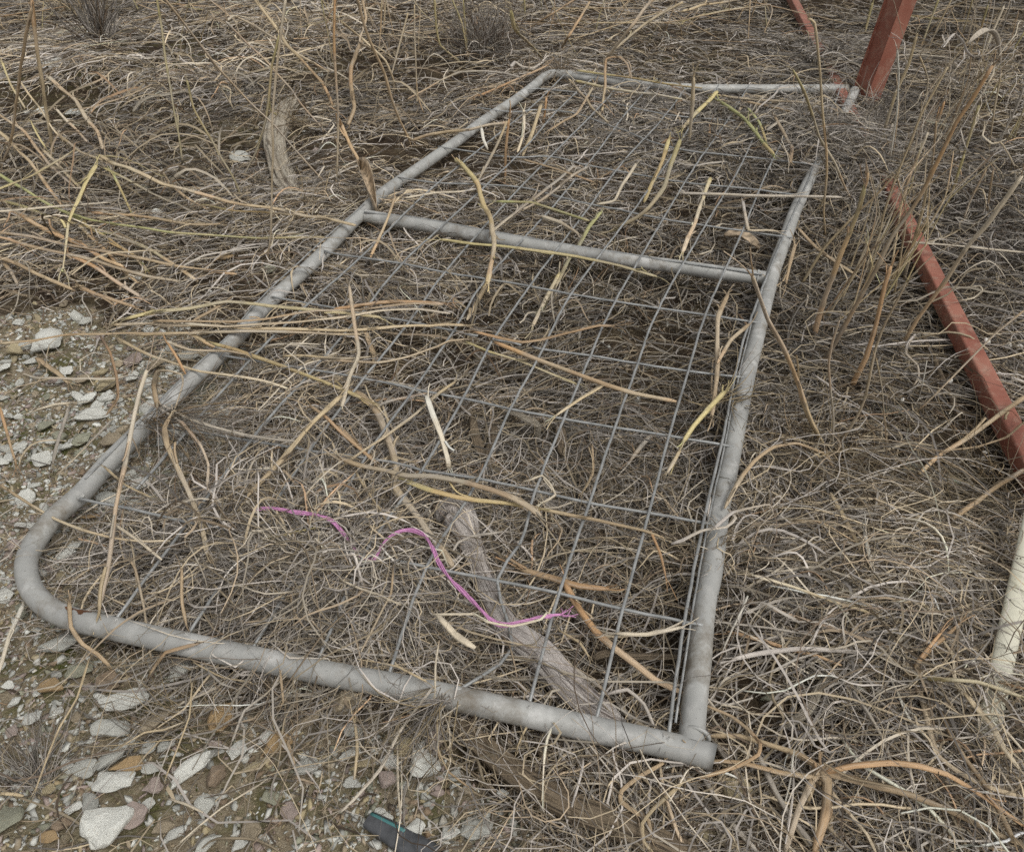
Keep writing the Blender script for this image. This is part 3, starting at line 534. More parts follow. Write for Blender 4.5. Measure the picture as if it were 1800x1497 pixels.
def gravel_stuff(name, N, xr, yr, smin, smax, keep, label):
    base = []
    for k in range(10):
        me = hull_mesh('g', 300 + k, 9, .6, False); vv = np.array([v.co[:] for v in me.vertices]); 
        bm = bmesh.new(); bm.from_mesh(me); bmesh.ops.triangulate(bm, faces=bm.faces[:]); ff = np.array([[v.index for v in f.verts] for f in bm.faces]); bm.free(); bpy.data.meshes.remove(me); base.append((vv, ff))
    x = rng.uniform(*xr, N); y = rng.uniform(*yr, N); px, py, _ = proj(np.stack([x, y, 0 * x], -1)); ok = (px > -120) & (px < 1900) & (py > -40) & (py < 1620) & (rng.random(N) < keep(x, y)); x, y = x[ok], y[ok]; N = len(x)
    free = np.ones(N, bool)
    for tx, ty, tr in taken: free &= np.hypot(x - tx, y - ty) > tr * .85
    x, y = x[free], y[free]; N = len(x); s = smin * (smax / smin) ** (rng.random(N) ** 2.2); VV, FF, CC, off = [], [], [], 0; z = ground_z(x, y); cols = np.array([SC_COL[c] for c in 'gwgtmtpywb'])
    for i in range(N):
        vv, ff = base[i % 10]; a = rng.uniform(0, 6.28); ca, sa = math.cos(a), math.sin(a); v = vv * [s[i] * 1.3, s[i] * .9, s[i] * .6]; t = rng.uniform(-.4, .4)
        v = np.stack([v[:, 0] * ca - v[:, 1] * sa, v[:, 0] * sa + v[:, 1] * ca, v[:, 2] + t * v[:, 0]], -1) + [x[i], y[i], z[i] + s[i] * .12]
        VV.append(v); FF.append(ff + off); off += len(v); CC.append(np.tile(cols[rng.integers(len(cols))] * rng.uniform(.55, 1.1), (len(v), 1)))
    o = link_mesh(name, np.vstack(VV), np.vstack(FF), M['gravel'], col=np.vstack(CC), smooth=False); return tag(o, label, 'gravel', kind='stuff')
gravel_stuff('gravel', 150000, (-1.5, .5), (.45, 2.3), .004, .0145, lambda x, y: np.clip(gravel_mask(x, y) * (.62 + .22 * N_mid(x * .6, y * .6)) + .02, .02, 1), 'fine pale slate gravel covering the bare ground at the left and bottom')
gravel_stuff('gravel', 9000, (-2.6, .2), (1.9, 4.6), .004, .018, lambda x, y: np.clip(blobs(x, y, [(300, 220, 260, 150, .7), (150, 430, 260, 110, .4), (90, 90, 200, 60, .4)], .0), 0, 1), 'scattered slate gravel showing through the litter behind the gate')
# moss cushions
mx = rng.uniform(-1.6, .4, 26000); my = rng.uniform(.5, 2.4, 26000); kp = rng.random(26000) < np.clip(blobs(mx, my, [(a, b, c * .5, d * .5, .8) for a, b, c, d, e in MOSS[:6]], -.05), 0, 1) * gravel_mask(mx, my) * (N_small(mx * .3, my * .3) > .35); mx, my = mx[kp], my[kp]
mz = ground_z(mx, my); N = len(mx); d = rng.normal(0, .45, (N, 2)); L_ = rng.uniform(.003, .007, N)
P = np.stack([np.stack([mx + d[:, 0] * L_ * t, my + d[:, 1] * L_ * t, mz + L_ * t], -1) for t in (0, .5, 1)], 1)
o = strands('moss', P, np.tile([.0011, .0009, .0002], (N, 1)), np.tile((.085, .105, .02), (N, 1)) * rng.uniform(.6, 1.4, (N, 1)), 3); tag(o, 'low green moss cushions between the gravel stones', 'moss', kind='stuff')
# ================================================================== stalks
def polyline(P, step, n):
    out = []; P = np.asarray(P, float)
    for i in range(len(P) - 1):
        m_ = max(2, int(np.linalg.norm(P[i + 1] - P[i]) / step)); out.append(P[i] + (P[i + 1] - P[i]) * np.linspace(0, 1, m_, endpoint=False)[:, None])
    return np.vstack(out + [P[-1:]])
def stalk_mesh(name, P, W, col, parent=None, label=None, group=None, taper=(1, .8), seed=0, flat=1.0, col2=None, sides=7):
    """P control points, W world radius; joints every 7 to 14 cm, slight swelling and kinks there"""
    r = np.random.default_rng(seed + 1000); C = catmull(P, .012); lin = polyline(P, .012, len(C)); C = C * .45 + lin * .55; n = len(C); s = np.r_[0, np.cumsum(np.linalg.norm(np.diff(C, axis=0), axis=1))]
    C = C + np.stack([np.interp(s, np.linspace(0, s[-1], max(3, int(s[-1] / .07))), r.normal(0, .0016, max(3, int(s[-1] / .07)))) for _ in range(3)], -1)
    flat = flat * r.uniform(.5, .9); R = W * np.linspace(taper[0], taper[1], n) * (1 + .08 * np.sin(s * r.uniform(15, 40) + r.uniform(0, 6))); R[0] *= .7; R[-1] *= .55; j = r.uniform(.02, .08); c1 = np.array(PAL[col]); c2 = np.array(PAL[col2 or col]); cc = c1 + (c2 - c1) * np.linspace(0, 1, n)[:, None]; shade = np.ones(n)
    while j < s[-1]:
        g = np.exp(-((s - j) / .006) ** 2); R = R * (1 + .22 * g); shade = shade * (1 - .3 * np.exp(-((s - j) / .004) ** 2)); seg = s > j; shade[seg] *= r.uniform(.85, 1.14); cc[seg] = cc[seg] * .55 + .45 * np.array(PAL[r.choice(('pale', 'tan', 'straw', col, col, 'grey', 'orange'))]); j += r.uniform(.07, .15)
    V, F, tc = tube(C, R, sides, flat=flat, rough=.11, seed=seed); cc = np.repeat(cc * np.clip(shade, .5, 1.25)[:, None], sides, 0) * r.uniform(.88, 1.1)
    cc = np.clip(cc * r.uniform(1.0, 1.22, (len(cc), 1)), 0, .75)
    ex = []                                                     # frayed ends and peeling sheath strips
    for e_, sg in ((0, -1), (n - 1, 1)):
        if r.random() < .75:
            t_ = (C[e_] - C[e_ - 2 * sg]) if n > 3 else C[-1] - C[0]; t_ = t_ / (np.linalg.norm(t_) + 1e-9)
            for q in range(r.integers(2, 5)):
                d_ = t_ + r.normal(0, .32, 3); l_ = r.uniform(.006, .03) * min(1.5, W / .003); p0 = C[e_] + r.normal(0, W * .35, 3); ex.append(([p0 - t_ * .006, p0 + d_ * l_ * .5, p0 + d_ * l_ + r.normal(0, .12, 3) * l_], W * r.uniform(.15, .34), .5))
    for q in range(int(s[-1] / .09)):
        if r.random() < .5:
            i_ = r.integers(1, n - 2) if n > 4 else 1; t_ = C[i_ + 1] - C[i_]; t_ = t_ / (np.linalg.norm(t_) + 1e-9) * r.choice((-1, 1)); o_ = r.normal(0, 1, 3); o_[2] = abs(o_[2]); o_ -= t_ * (o_ @ t_); o_ /= np.linalg.norm(o_); l_ = r.uniform(.015, .06)
            ex.append(([C[i_] + o_ * W * .8, C[i_] + o_ * (W * 1.05 + l_ * .1) + t_ * l_ * .5, C[i_] + o_ * (W + l_ * r.uniform(.1, .5)) + t_ * l_ * r.uniform(.7, 1)], W * r.uniform(.3, .6), .25))
    for Q, rq, fq in ex:
        v_, f_, t2 = tube(catmull(Q, .006), rq, 4, flat=fq, cap=False, seed=seed); F = F + [tuple(k_ + len(V) for k_ in f) for f in f_]; V = np.vstack([V, v_]); tc = np.vstack([tc, t2]); cc = np.vstack([cc, np.tile(np.clip(cc[r.integers(len(cc))] * r.uniform(.7, 1.25), 0, .7), (len(v_), 1))])
    loc = P[0] * np.array([1, 1, 0]) if parent is None else np.array(parent.location)
    o = link_mesh(name, V, F, M['stalk'], parent, col=cc, tc=tc, loc=loc)
    if label and parent is None: tag(o, label, 'stalk', group)
    return o
def place(c, s, z):
    p = pts(c, s)
    if z == 'up' or (isinstance(z, tuple) and z[0] == 'up'):
        k = z[1] if isinstance(z, tuple) else 0.0; b = G(*p[-1], 0.0); return np.array([vpoint(x, y, b[1], k) for x, y in p])
    zz = np.interp(np.linspace(0, 1, len(p)), np.linspace(0, 1, len(z)), z); return np.array([G(x, y, h) for (x, y), h in zip(p, zz)])
SEED = [0]
def lump(name, c, size, parent, seed):
    me = hull_mesh(name, 700 + seed, 40, 1, True, .07); V = np.array([v.co[:] for v in me.vertices]) * size; F = [tuple(p.vertices) for p in me.polygons]; bpy.data.meshes.remove(me); r = np.random.default_rng(seed)
    return link_mesh(name, V + c - np.array(parent.location), F, M['stalk'], parent, col=np.array(PAL['tan']) * r.uniform(.6, 1.1, (len(V), 1)), tc=V * [8, 20, 8] + r.normal(0, .02, V.shape))
def S(c, col, wpx, s, label, z=(.04, .04), parent=None, group='loose dry stalks', name='dry_stalk', col2=None, flat=1.0, taper=(1, .85)):
    P = place(c, s, z); W = wpx / 2 / (3 if c else 1) * float(np.mean([depth(q) for q in P])) / FPX; SEED[0] += 1
    if name in ('dry_stalk', 'stem') and W < .0012: W = .0012
    return stalk_mesh('stem' if parent is not None else name, P, W * .98, col, parent, label, group, taper, SEED[0], flat, col2)
A_ = (.085, .085); A2 = (.095, .1); L_ = (.035, .035); U = 'up'
# --- left background, tile 1
S(1, 'orange', 19, '165,0 190,200 230,500 265,700 285,840', 'tall orange stalk standing at the far left edge', ('up', .1), col2='olive')
S(1, 'tan', 22, '168,40 130,250 108,350 95,500 65,700 5,890', 'thick tan stalk leaning left across the tall orange one', ('up', .2))
S(1, 'olive', 16, '826,-20 855,170 885,380 915,570 940,720 955,850', 'slim olive stalk standing straight, left of the bleached log', U)
S(1, 'tan', 18, '860,-20 1030,200 1160,370 1300,520 1440,660 1600,840 1755,1010', 'very long tan stalk slanting down across the bleached log', ('up', .3))
S(1, 'pale', 20, '1512,-20 1480,180 1450,480 1435,650 1440,850 1435,1050 1412,1400', 'pale upright stalk in front of the bleached log', U, col2='tan')
S(1, 'olive', 17, '1470,180 1430,420 1400,620 1350,800 1275,940', 'olive brown stalk leaning left of the bleached log', U, col2='brown')
S(1, 'orange', 19, '1770,-20 1765,300 1780,600 1775,1000', 'orange green stalk standing behind the gate corner of the middle tube', U, col2='olive')
S(1, 'olive', 15, '985,420 1020,560 1090,700 1160,830 1230,940 1290,1060', 'short olive stalk leaning right near a pale grey stone', ('up', .1), col2='olive')
S(1, 'olive', 11, '1690,-10 1730,200 1752,330', 'thin olive stalk at the top, left of the orange green one', U)
S(1, 'grey', 17, '1195,115 1290,220 1420,340 1500,430 1600,560 1690,670', 'grey bent stalk reaching over the bleached log', (.3, .12, .02))
S(1, 'pale', 16, '1200,105 1240,85 1320,130 1440,200 1560,280 1700,360', 'pale stalk with a hooked end behind the bleached log', (.3, .25, .15))
S(1, 'straw', 16, '1340,-10 1440,130 1520,240 1610,330 1700,440 1760,560', 'straw stalk slanting at the top, nearest the hooked one', (.35, .2, .02))
S(1, 'pale', 20, '250,400 330,470 400,530 450,620 510,690 545,790', 'wavy pale stalk above the fallen green clump', (.10, .04), col2='yellow')
S(1, 'pale', 16, '300,580 370,650 460,750', 'short pale stalk left of the wavy one', (.06, .04))
S(1, 'tan', 18, '-10,600 130,700 250,860 400,990', 'tan stalk sloping from the left edge under the green ones', (.09, .03))
S(1, 'straw', 17, '-10,690 150,850 330,1095', 'straw stalk sloping steeply from the left edge', (.10, .03))
S(1, 'green', 20, '-10,915 100,980 260,1080 400,1150 500,1210 700,1340 775,1425', 'long green stalk fallen at the left', (.08, .05, .03), col2='olive')
S(1, 'yellow', 18, '-10,1005 180,920 400,790', 'yellow stalk rising from the left edge to the green clump', (.10, .10))
S(1, 'green', 14, '380,1130 480,1165 700,1195 880,1225 1050,1240 1250,1250 1500,1250 1710,1245', 'thin green stalk running right toward the gate tube', (.06, .05, .05), col2='straw')
S(1, 'straw', 25, '520,820 700,900 850,960 1020,1010 1200,1060 1400,1090 1600,1130 1790,1172 1880,1190', 'long thick straw stalk resting on the gate tube', (.10, .09, .09), col2='yellow')
S(1, 'olive', 16, '540,880 700,960 860,1040 1010,1110 1172,1198', 'dark olive stalk just below the long thick straw one', (.09, .05, .02), col2='brown')
S(1, 'yellow', 14, '1080,1080 1250,1110 1500,1130 1720,1145', 'thin yellow stalk under the long thick straw one', (.06, .08))
S(1, 'orange', 20, '480,1125 700,1135 900,1165 1050,1185 1165,1185', 'short orange stalk between the green one and the straw one', (.05, .04), col2='tan')
S(1, 'orange', 27, '115,1138 200,1190 300,1240 430,1292 560,1370 650,1410', 'broken orange stalk with a frayed end at the left', (.07, .05, .04))
S(1, 'tan', 24, '-10,1228 180,1250 350,1290 560,1330 750,1360 900,1390 1080,1425 1255,1446', 'long tan stalk lying at the left, end near the orange stone', (.06, .05, .04), col2='orange')
S(1, 'tan', 26, '-10,1250 200,1310 400,1350 600,1410 800,1460 945,1487', 'thick tan stalk lying below the long tan one', (.06, .05, .04))
S(1, 'olive', 20, '-10,1055 120,1090 230,1130 450,1190 640,1250 800,1320 960,1430 1045,1485', 'olive tan stalk crossing under the fallen bundle', (.045, .04, .03), col2='straw')
S(1, 'tan', 26, '-10,1365 100,1400 250,1470 380,1530', 'tan stalk at the left edge below the fallen bundle', (.05, .04))
S(1, 'orange', 26, '350,1330 500,1410 620,1490 740,1560', 'orange stalk dipping down right from the fallen bundle', (.05, .03))
S(1, 'pale', 16, '-10,1118 160,1105 330,1090 565,1070', 'pale stalk lying level across the green one', (.1, .08))
S(1, 'yellow', 16, '540,825 640,830 720,860 835,925', 'yellow bent blade curling right from the green clump', (.12, .06), flat=.4)
S(1, 'green', 14, '600,925 640,1020 695,1115', 'short green stalk dropping from the green clump', (.11, .03))
S(1, 'yellow', 28, '505,870 450,980 390,1090 358,1180 350,1300 330,1420', 'hanging yellow blade narrowing to a thread at the left', (.13, .09, .05), flat=.3, taper=(1.1, .25), name='dry_leaf')
S(1, 'straw', 18, '420,1190 520,1290 620,1400 720,1490', 'straw stalk slanting under the fallen bundle', (.04, .03))
S(1, 'tan', 20, '20,1390 60,1440 90,1500', 'short tan stub at the left edge', (.04, .03))
S(1, 'straw', 18, '230,800 330,900 430,1000 470,1060', 'straw stalk under the green clump', (.05, .03)); S(1, 'tan', 14, '880,960 1000,1050 1100,1110', 'thin tan stalk below the long thick straw one', (.05, .03))
S(1, 'straw', 14, '300,700 420,800 540,850', 'thin straw stalk ending in the green clump', (.06, .1)); S(1, 'straw', 12, '100,420 200,560 300,700 350,760', 'thin straw stalk crossing the tall orange one low', (.2, .05))
S(1, 'yellow', 13, '10,330 60,450 130,570', 'yellow green blade at the far left', (.2, .1), flat=.4); S(1, 'yellow', 12, '170,660 200,720 240,780', 'short yellow blade beside the tall orange stalk', (.1, .05), flat=.4)
# --- top middle, tile 2
S(2, 'tan', 19, '75,-20 150,200 210,350 260,500 310,640 372,765', 'tan stalk slanting down right behind the left gate tube', ('up', .2))
S(2, 'orange', 22, '-20,620 0,660 50,780 100,860 132,918', 'orange stalk ending at the dead leaf', (.2, .12, .09))
S(2, 'tan', 22, '105,220 55,350 50,450 70,570 35,660', 'wavy tan stalk behind the dead leaf', (.14, .04))
S(2, 'straw', 14, '355,70 310,230 280,340 255,430', 'straw stalk standing left of the fuzzy bush', U); S(2, 'straw', 13, '215,-10 205,150 195,300', 'thin straw stalk standing at the top behind the left tube', U)
S(2, 'yellow', 14, '490,-10 500,150 520,240 600,310 645,350', 'bent yellow stalk in front of the fuzzy bush', ('up', .2)); S(2, 'olive', 14, '580,-10 640,130 660,250 672,345', 'olive stalk standing in front of the fuzzy bush', U)
S(2, 'olive', 14, '642,-10 655,150 672,335', 'second olive stalk standing against the fuzzy bush', U); S(2, 'olive', 22, '888,60 910,150 970,210 1055,305', 'dark tipped olive stalk leaning by the far gate corner', (.3, .2, .05))
S(2, 'olive', 18, '965,-20 965,150', 'short olive stalk at the top above the far gate corner', U); S(2, 'tan', 17, '1250,-15 1100,80 1000,145', 'tan stalk at the top right of the fuzzy bush', (.2, .05))
S(2, 'tan', 16, '1310,10 1200,190 1165,250', 'tan stalk sloping down to the far gate corner', (.25, .08)); S(2, 'tan', 18, '1650,-15 1530,130 1470,220 1400,300', 'tan stalk slanting down left behind the far tube', (.3, .1))
S(2, 'straw', 18, '1800,10 1600,130 1440,260', 'straw stalk slanting behind the far tube', (.25, .06)); S(2, 'straw', 15, '1320,125 1560,120 1800,128', 'straw stalk lying level behind the far tube', (.06, .06))
S(2, 'grey', 17, '940,408 860,385 760,375 630,380 540,420 350,520', 'grey bowed stalk reaching left of the far gate corner', (.12, .12, .05)); S(2, 'lilac', 24, '895,350 915,325 950,350 1010,358 1075,318', 'crinkled grey leaf on the far gate corner', (.1, .1), flat=.4, name='dry_leaf')
S(2, 'orange', 16, '725,505 850,450 1000,390 1085,348', 'orange stalk beside the far end of the left tube', (.05, .1)); S(2, 'tan', 20, '370,740 450,710 560,690 680,685 780,660 885,648', 'tan stalk lying across the left tube in the far panel', (.04, .09, .1))
S(2, 'orange', 23, '880,630 870,750 865,880 860,980', 'orange cut stalk standing up through the far mesh', ('up', .1)); S(2, 'straw', 18, '872,640 830,740 760,880 722,962', 'straw stalk joined to the orange cut one', (.17, .1, .09))
S(2, 'yellow', 26, '600,838 640,870 700,940 725,990 750,1080 790,1170 805,1260 800,1380 775,1500', 'long yellow green stalk draped over the middle tube', (.09, .1, .11, .08), col2='straw')
S(2, 'yellow', 22, '525,1258 700,1285 850,1300 1050,1330 1250,1355 1450,1395 1665,1452', 'yellow green stalk lying along the middle tube', (.1, .1), col2='green')
S(2, 'green', 27, '1375,1118 1310,1200 1250,1290 1190,1390 1125,1500 1080,1580', 'green stalk crossing under the middle tube', (.07, .03), col2='straw'); S(2, 'olive', 27, '1790,735 1740,860 1700,990 1620,1100 1560,1150 1465,1198', 'bent olive stalk rising from the far panel', (.17, .12, .05), col2='straw')
S(2, 'yellow', 22, '1725,735 1690,850 1640,960 1595,1070', 'yellow split stalk next to the bent olive one', (.17, .06)); S(2, 'pale', 14, '335,1042 500,1015 620,1010 705,998', 'pale stalk lying above the middle tube at the left', A_)
S(2, 'tan', 17, '282,1040 240,1160 190,1280 155,1360', 'tan stalk crossing the left end of the middle tube', (.12, .07)); S(2, 'straw', 14, '1380,585 1390,450 1395,310 1470,298 1510,340 1528,415', 'pale stalk folded into an arch over the far tube', (.07, .16, .12))
S(2, 'pale', 16, '1335,438 1240,600 1100,685', 'pale stalk lying across the far mesh', A_); S(2, 'yellow', 20, '1235,428 1400,465 1600,490 1800,522', 'yellow stalk lying just inside the far tube', A2)
S(2, 'straw', 14, '1200,415 1320,560 1405,645', 'thin straw stalk inside the far gate corner', A_); S(2, 'yellow', 15, '1240,372 1450,400 1800,455 1900,470', 'yellow stalk lying along the far tube', (.085, .085))
S(2, 'pale', 18, '960,580 965,660 950,740 928,805', 'pale strip standing in the far mesh', (.12, .08)); S(2, 'orange', 24, '1078,515 1062,690', 'orange stub standing near the far gate corner', U)
S(2, 'straw', 22, '1055,555 1010,700 958,822', 'straw stalk beside the orange stub', (.13, .05)); S(2, 'white', 20, '738,678 750,740 770,792', 'white blade against the left tube', (.12, .07), flat=.3, name='dry_leaf')
S(2, 'tan', 14, '955,845 1150,900 1335,962', 'thin tan stalk on the far mesh', A_); S(2, 'pale', 20, '1055,1138 1160,1180 1255,1232', 'pale splinter above the middle tube', A_)
S(2, 'green', 16, '815,1058 1000,1070 1150,1110 1305,1162', 'green stalk lying left above the middle tube', A_); S(2, 'grey', 22, '1225,875 1120,970 1000,1060 900,1140 780,1225', 'grey fibrous stalk slanting to the middle tube', A_)
S(2, 'grey', 18, '1300,880 1180,960 1060,1050 960,1110', 'grey stalk beside the fibrous one', A_); S(2, 'pale', 18, '1560,860 1480,980 1440,1060 1350,1080', 'pale bent stalk in the middle of the far panel', A_)
S(2, 'tan', 14, '110,0 130,100 100,220 160,260', 'thin kinked tan stalk at the top', (.3, .15)); S(2, 'straw', 14, '0,120 100,200 230,320 280,440', 'straw stalk slanting behind the wavy tan one', (.3, .02)); S(2, 'straw', 14, '380,20 390,300 400,500 440,610', 'thin straw stalk standing left of the left tube', U)
# --- far right, tile 3
S(3, 'straw', 20, '655,98 690,120 710,250 730,400 740,560 750,700 760,900 745,1100 752,1245', 'tall straw stalk with a hooked top beside the red post', ('up', .1))
S(3, 'olive', 22, '588,370 640,480 680,600 720,720 800,850 850,970 905,1095', 'brown olive stalk leaning left at the right gate tube', ('up', .2))
wp = empty('weed_plant', G(1440, 700)); tag(wp, 'large dry weed with tall orange and olive stems right of the gate', 'weed')
for col, wd2, s, col2 in (('orange', 27, '1640,338 1540,510 1450,650 1370,820 1270,1000 1200,1120 1110,1260 1030,1400 970,1510 900,1640 830,1760 730,1930', 'olive'), ('olive', 27, '965,975 930,1110 870,1260 830,1350 780,1490 740,1610 690,1780', 'tan'),
        ('straw', 22, '1240,178 1190,350 1120,500 1080,640 1050,740 1000,865', 'olive'), ('tan', 20, '1115,915 1000,1050 880,1170 740,1320 620,1495', 'olive'), ('straw', 18, '1405,355 1330,480 1260,600 1200,750 1130,930 1060,1130 1010,1350 960,1500', 'straw'),
        ('orange', 28, '1090,1400 1060,1500 1020,1700 970,1880 910,1990 880,2070', 'tan'), ('pale', 15, '1290,700 1200,920 1120,1180', 'straw'), ('orange', 19, '1382,535 1300,770', 'tan'), ('straw', 18, '1295,930 1270,1120 1200,1350 1160,1495', 'straw')):
    S(3, col, wd2, s, None, ('up', .12), parent=wp, col2=col2, taper=(.75, 1.15))
def thicket(name, label, spots, N, h, lean, seed, cols, rad, leaves=.4):
    r = random.Random(seed); e = empty(name, G(*spots[0])); tag(e, label, 'weed')
    for k in range(N):
        sx, sy = spots[k % len(spots)]; b = G(sx + r.gauss(0, 16), sy + r.gauss(0, 10)); H = h * r.uniform(.45, 1.1); d = np.array([r.gauss(lean[0], .16), r.gauss(lean[1], .14), 1.0]); kink = rng.normal(0, .018, 3)
        P = np.array([b, b + d * H * .35 + kink * .4, b + d * H * .7 + kink, b + d * H + kink * 1.5 + np.array([r.gauss(0, .03), r.gauss(0, .03), -.01 * r.random()])]); SEED[0] += 1
        st_ = stalk_mesh('stem', P, r.uniform(*rad), r.choice(cols), e, seed=SEED[0], sides=6, taper=(1.2, .6))
        if r.random() < leaves:                                        # a withered ribbon hanging from the stem
            t = r.uniform(.5, 1); q = P[1] + (P[3] - P[1]) * t; a = r.uniform(0, 6.28); L = r.uniform(.04, .11); Q = [q + np.array([math.cos(a) * L * u + .008 * math.sin(u * 7 + a), math.sin(a) * L * u, .25 * L * u - L * 1.1 * u * u]) for u in (0, .3, .6, .8, 1)]; SEED[0] += 1
            lf = stalk_mesh('leaf', np.array(Q), r.uniform(.0022, .004), r.choice(('lilac', 'pale', 'grey')), e, seed=SEED[0], flat=.25, taper=(.6, .4), sides=6); lf.parent = st_
thicket('weed_plant', 'dense straw thicket of bent stems beside the middle of the red beam', [(1470, 560), (1520, 470), (1560, 520)], 30, .34, (.22, .02), 1, ('straw', 'straw', 'pale', 'tan', 'yellow'), (.0011, .0026))
thicket('weed_plant', 'pale thicket of stems with withered leaves beyond the red post', [(1590, 330), (1640, 290), (1600, 260)], 32, .42, (.14, -.05), 2, ('pale', 'straw', 'grey', 'lilac', 'tan'), (.001, .0024), .8)
thicket('weed_plant', 'olive and straw stems standing at the upper right corner', [(1720, 200), (1770, 260), (1690, 170)], 26, .4, (.12, 0), 3, ('olive', 'straw', 'yellow', 'grey'), (.001, .0022), .5)
S(3, 'pale', 26, '1800,920 1690,1070 1600,1190 1500,1300 1380,1490 1300,1600 1230,1700 1150,1840', 'pale yellow stalk leaning across the red beam', ('up', .3), col2='straw'); S(3, 'grey', 14, '1672,775 1560,890 1400,1010 1248,1112', 'grey straight stem crossing the red beam', ('up', .3))
S(3, 'white', 11, '1205,-15 1160,130 1130,250 1080,370 1040,505', 'white thin stem lying against the red post', ('up', 0)); S(3, 'white', 11, '1130,258 1142,420 1130,600 1100,770 1058,1005', 'white thin stem hanging below the red post', ('up', .05))
for i, s in enumerate(('1370,252 1432,178 1482,222 1502,272 1535,302 1600,288 1678,238', '1552,328 1572,390 1530,432', '1592,678 1580,720 1632,760 1682,750 1722,822 1748,885', '1460,678 1480,760 1505,803', '1620,340 1650,330 1640,400 1600,470')):
    S(3, ('lilac', 'pale', 'pale', 'grey', 'pale')[i], (17, 11, 12, 10, 11)[i], s, ('crumpled grey leaf at the top of the right hand weeds', 'small curled leaf below the crumpled grey leaf', 'zigzag pale leaf at the right edge among the weeds', 'limp grey leaf left of the zigzag one', 'pale hooked leaf tip over the orange stem')[i], ('up', .2) if i < 0 else (.5, .42) if i in (0, 1, 4) else (.34, .28), flat=.3, name='dry_leaf', group='withered leaves')
wt = empty('weed_plant', G(1690, 330)); tag(wt, 'thin stemmed dry weed rising beyond the red beam at the upper right', 'weed')
for i, (s, cl) in enumerate((('1532,-10 1490,120 1440,260', 'olive'), ('1355,-10 1250,260', 'olive'), ('1610,30 1560,200', 'olive'), ('1695,30 1620,200 1585,310', 'pale'), ('1800,170 1700,350', 'olive'), ('1800,470 1740,610 1600,860', 'grey'), ('1680,380 1640,620 1600,880', 'straw'), ('1250,300 1290,420 1270,600', 'straw'), ('1480,820 1420,1000 1360,1180', 'olive'), ('1640,900 1610,1100 1630,1230', 'tan'), ('1000,20 960,180', 'olive'), ('1420,-10 1330,180 1280,300', 'straw'), ('1560,560 1500,760 1430,960', 'olive'), ('1330,640 1310,860 1240,1060', 'tan'), ('1600,880 1520,1050 1440,1260', 'tan'))):
    S(3, cl, 13, s, None, ('up', .1), parent=wt)
S(3, 'pale', 16, '1190,1278 1500,1300 1800,1332', 'pale stem lying level over the red beam', (.11, .09)); S(3, 'grey', 18, '-10,1020 200,1020 400,1030 600,1035 835,1042', 'grey stalk lying level on the matted far panel', A2)
S(3, 'green', 20, '195,535 320,620 400,720 485,815', 'green stalk curving inside the far right corner', A2); S(3, 'green', 16, '338,568 400,640 445,742', 'short green stalk beside the curving one', A2)
S(3, 'straw', 16, '175,500 300,520 500,530 700,550 835,592', 'straw stalk lying inside the far tube at the right', A2); S(3, 'tan', 18, '335,538 520,580 665,612', 'tan stalk lying inside the far tube', A2)
S(3, 'straw', 22, '56,415 50,560 28,835', 'straw strip standing against the far tube', ('up', .1)); S(3, 'orange', 18, '142,695 135,805', 'small orange stub in the far panel', U); S(3, 'tan', 18, '478,600 520,680 572,770 570,852', 'wiggly tan root in the far right corner', A2)
S(3, 'yellow', 24, '180,490 60,610 0,680', 'yellow stalk leaning on the far tube', (.1, .08)); S(3, 'yellow', 22, '150,940 100,1080 40,1250 0,1330', 'yellow green stalk running down the far panel', A_, col2='straw'); S(3, 'lilac', 20, '320,1060 330,1150 345,1215 440,1215 500,1220', 'grey bent stalk in front of the matted far panel', A_)
S(3, 'tan', 20, '610,1200 700,1290 800,1370 900,1440', 'olive tan stalk starting at the right gate tube', (.06, .04)); S(3, 'tan', 20, '600,1290 570,1400 550,1490', 'short tan stalk right of the side tube', (.08, .03)); S(3, 'grey', 20, '440,690 520,640 620,680 700,720 800,780 920,840', 'grey curved stalk near the foot of the red post', A2)
S(3, 'straw', 18, '0,60 150,20 420,-20', 'straw stalk at the top left of the red beam', (.12, .1)); S(3, 'yellow', 16, '0,110 200,60 330,40', 'yellow stalk at the top behind the far tube', (.1, .08))
# --- left middle, tile 4
S(4, 'straw', 22, '-10,312 180,295 340,270 480,265 650,255 780,256 1000,256', 'long straw stalk running in from the left edge above the stones', (.05, .07, .09))
S(4, 'yellow', 24, '665,182 800,150 1000,130 1200,90 1350,100 1600,130 1800,148 2000,170', 'topmost stalk of the straw bundle lying over the left tube', (.07, .1, .1)); S(4, 'tan', 22, '820,188 1000,195 1200,190 1400,180 1600,150 1900,130 2200,100 2340,104', 'tan stalk second from the top of the straw bundle', (.08, .1, .1), col2='orange')
S(4, 'straw', 22, '600,208 800,205 1000,210 1300,230 1500,230 1790,238 2000,226 2200,206 2360,206 2455,218', 'thickest stalk of the straw bundle ending in the mesh', (.06, .1, .1), col2='orange'); S(4, 'straw', 20, '720,258 1000,255 1300,248 1500,252 1790,262 1900,260', 'lowest stalk of the straw bundle over the left tube', (.07, .09, .09))
S(4, 'pale', 20, '980,205 1200,212 1420,205 1650,190 1800,182 2000,142 2200,126 2370,152', 'pale stalk in the middle of the straw bundle', (.09, .1, .1)); S(4, 'straw', 18, '615,288 800,380 1000,440 1200,475 1400,510 1525,548', 'straw stalk slanting under the bundle across the left tube', (.05, .09, .08))
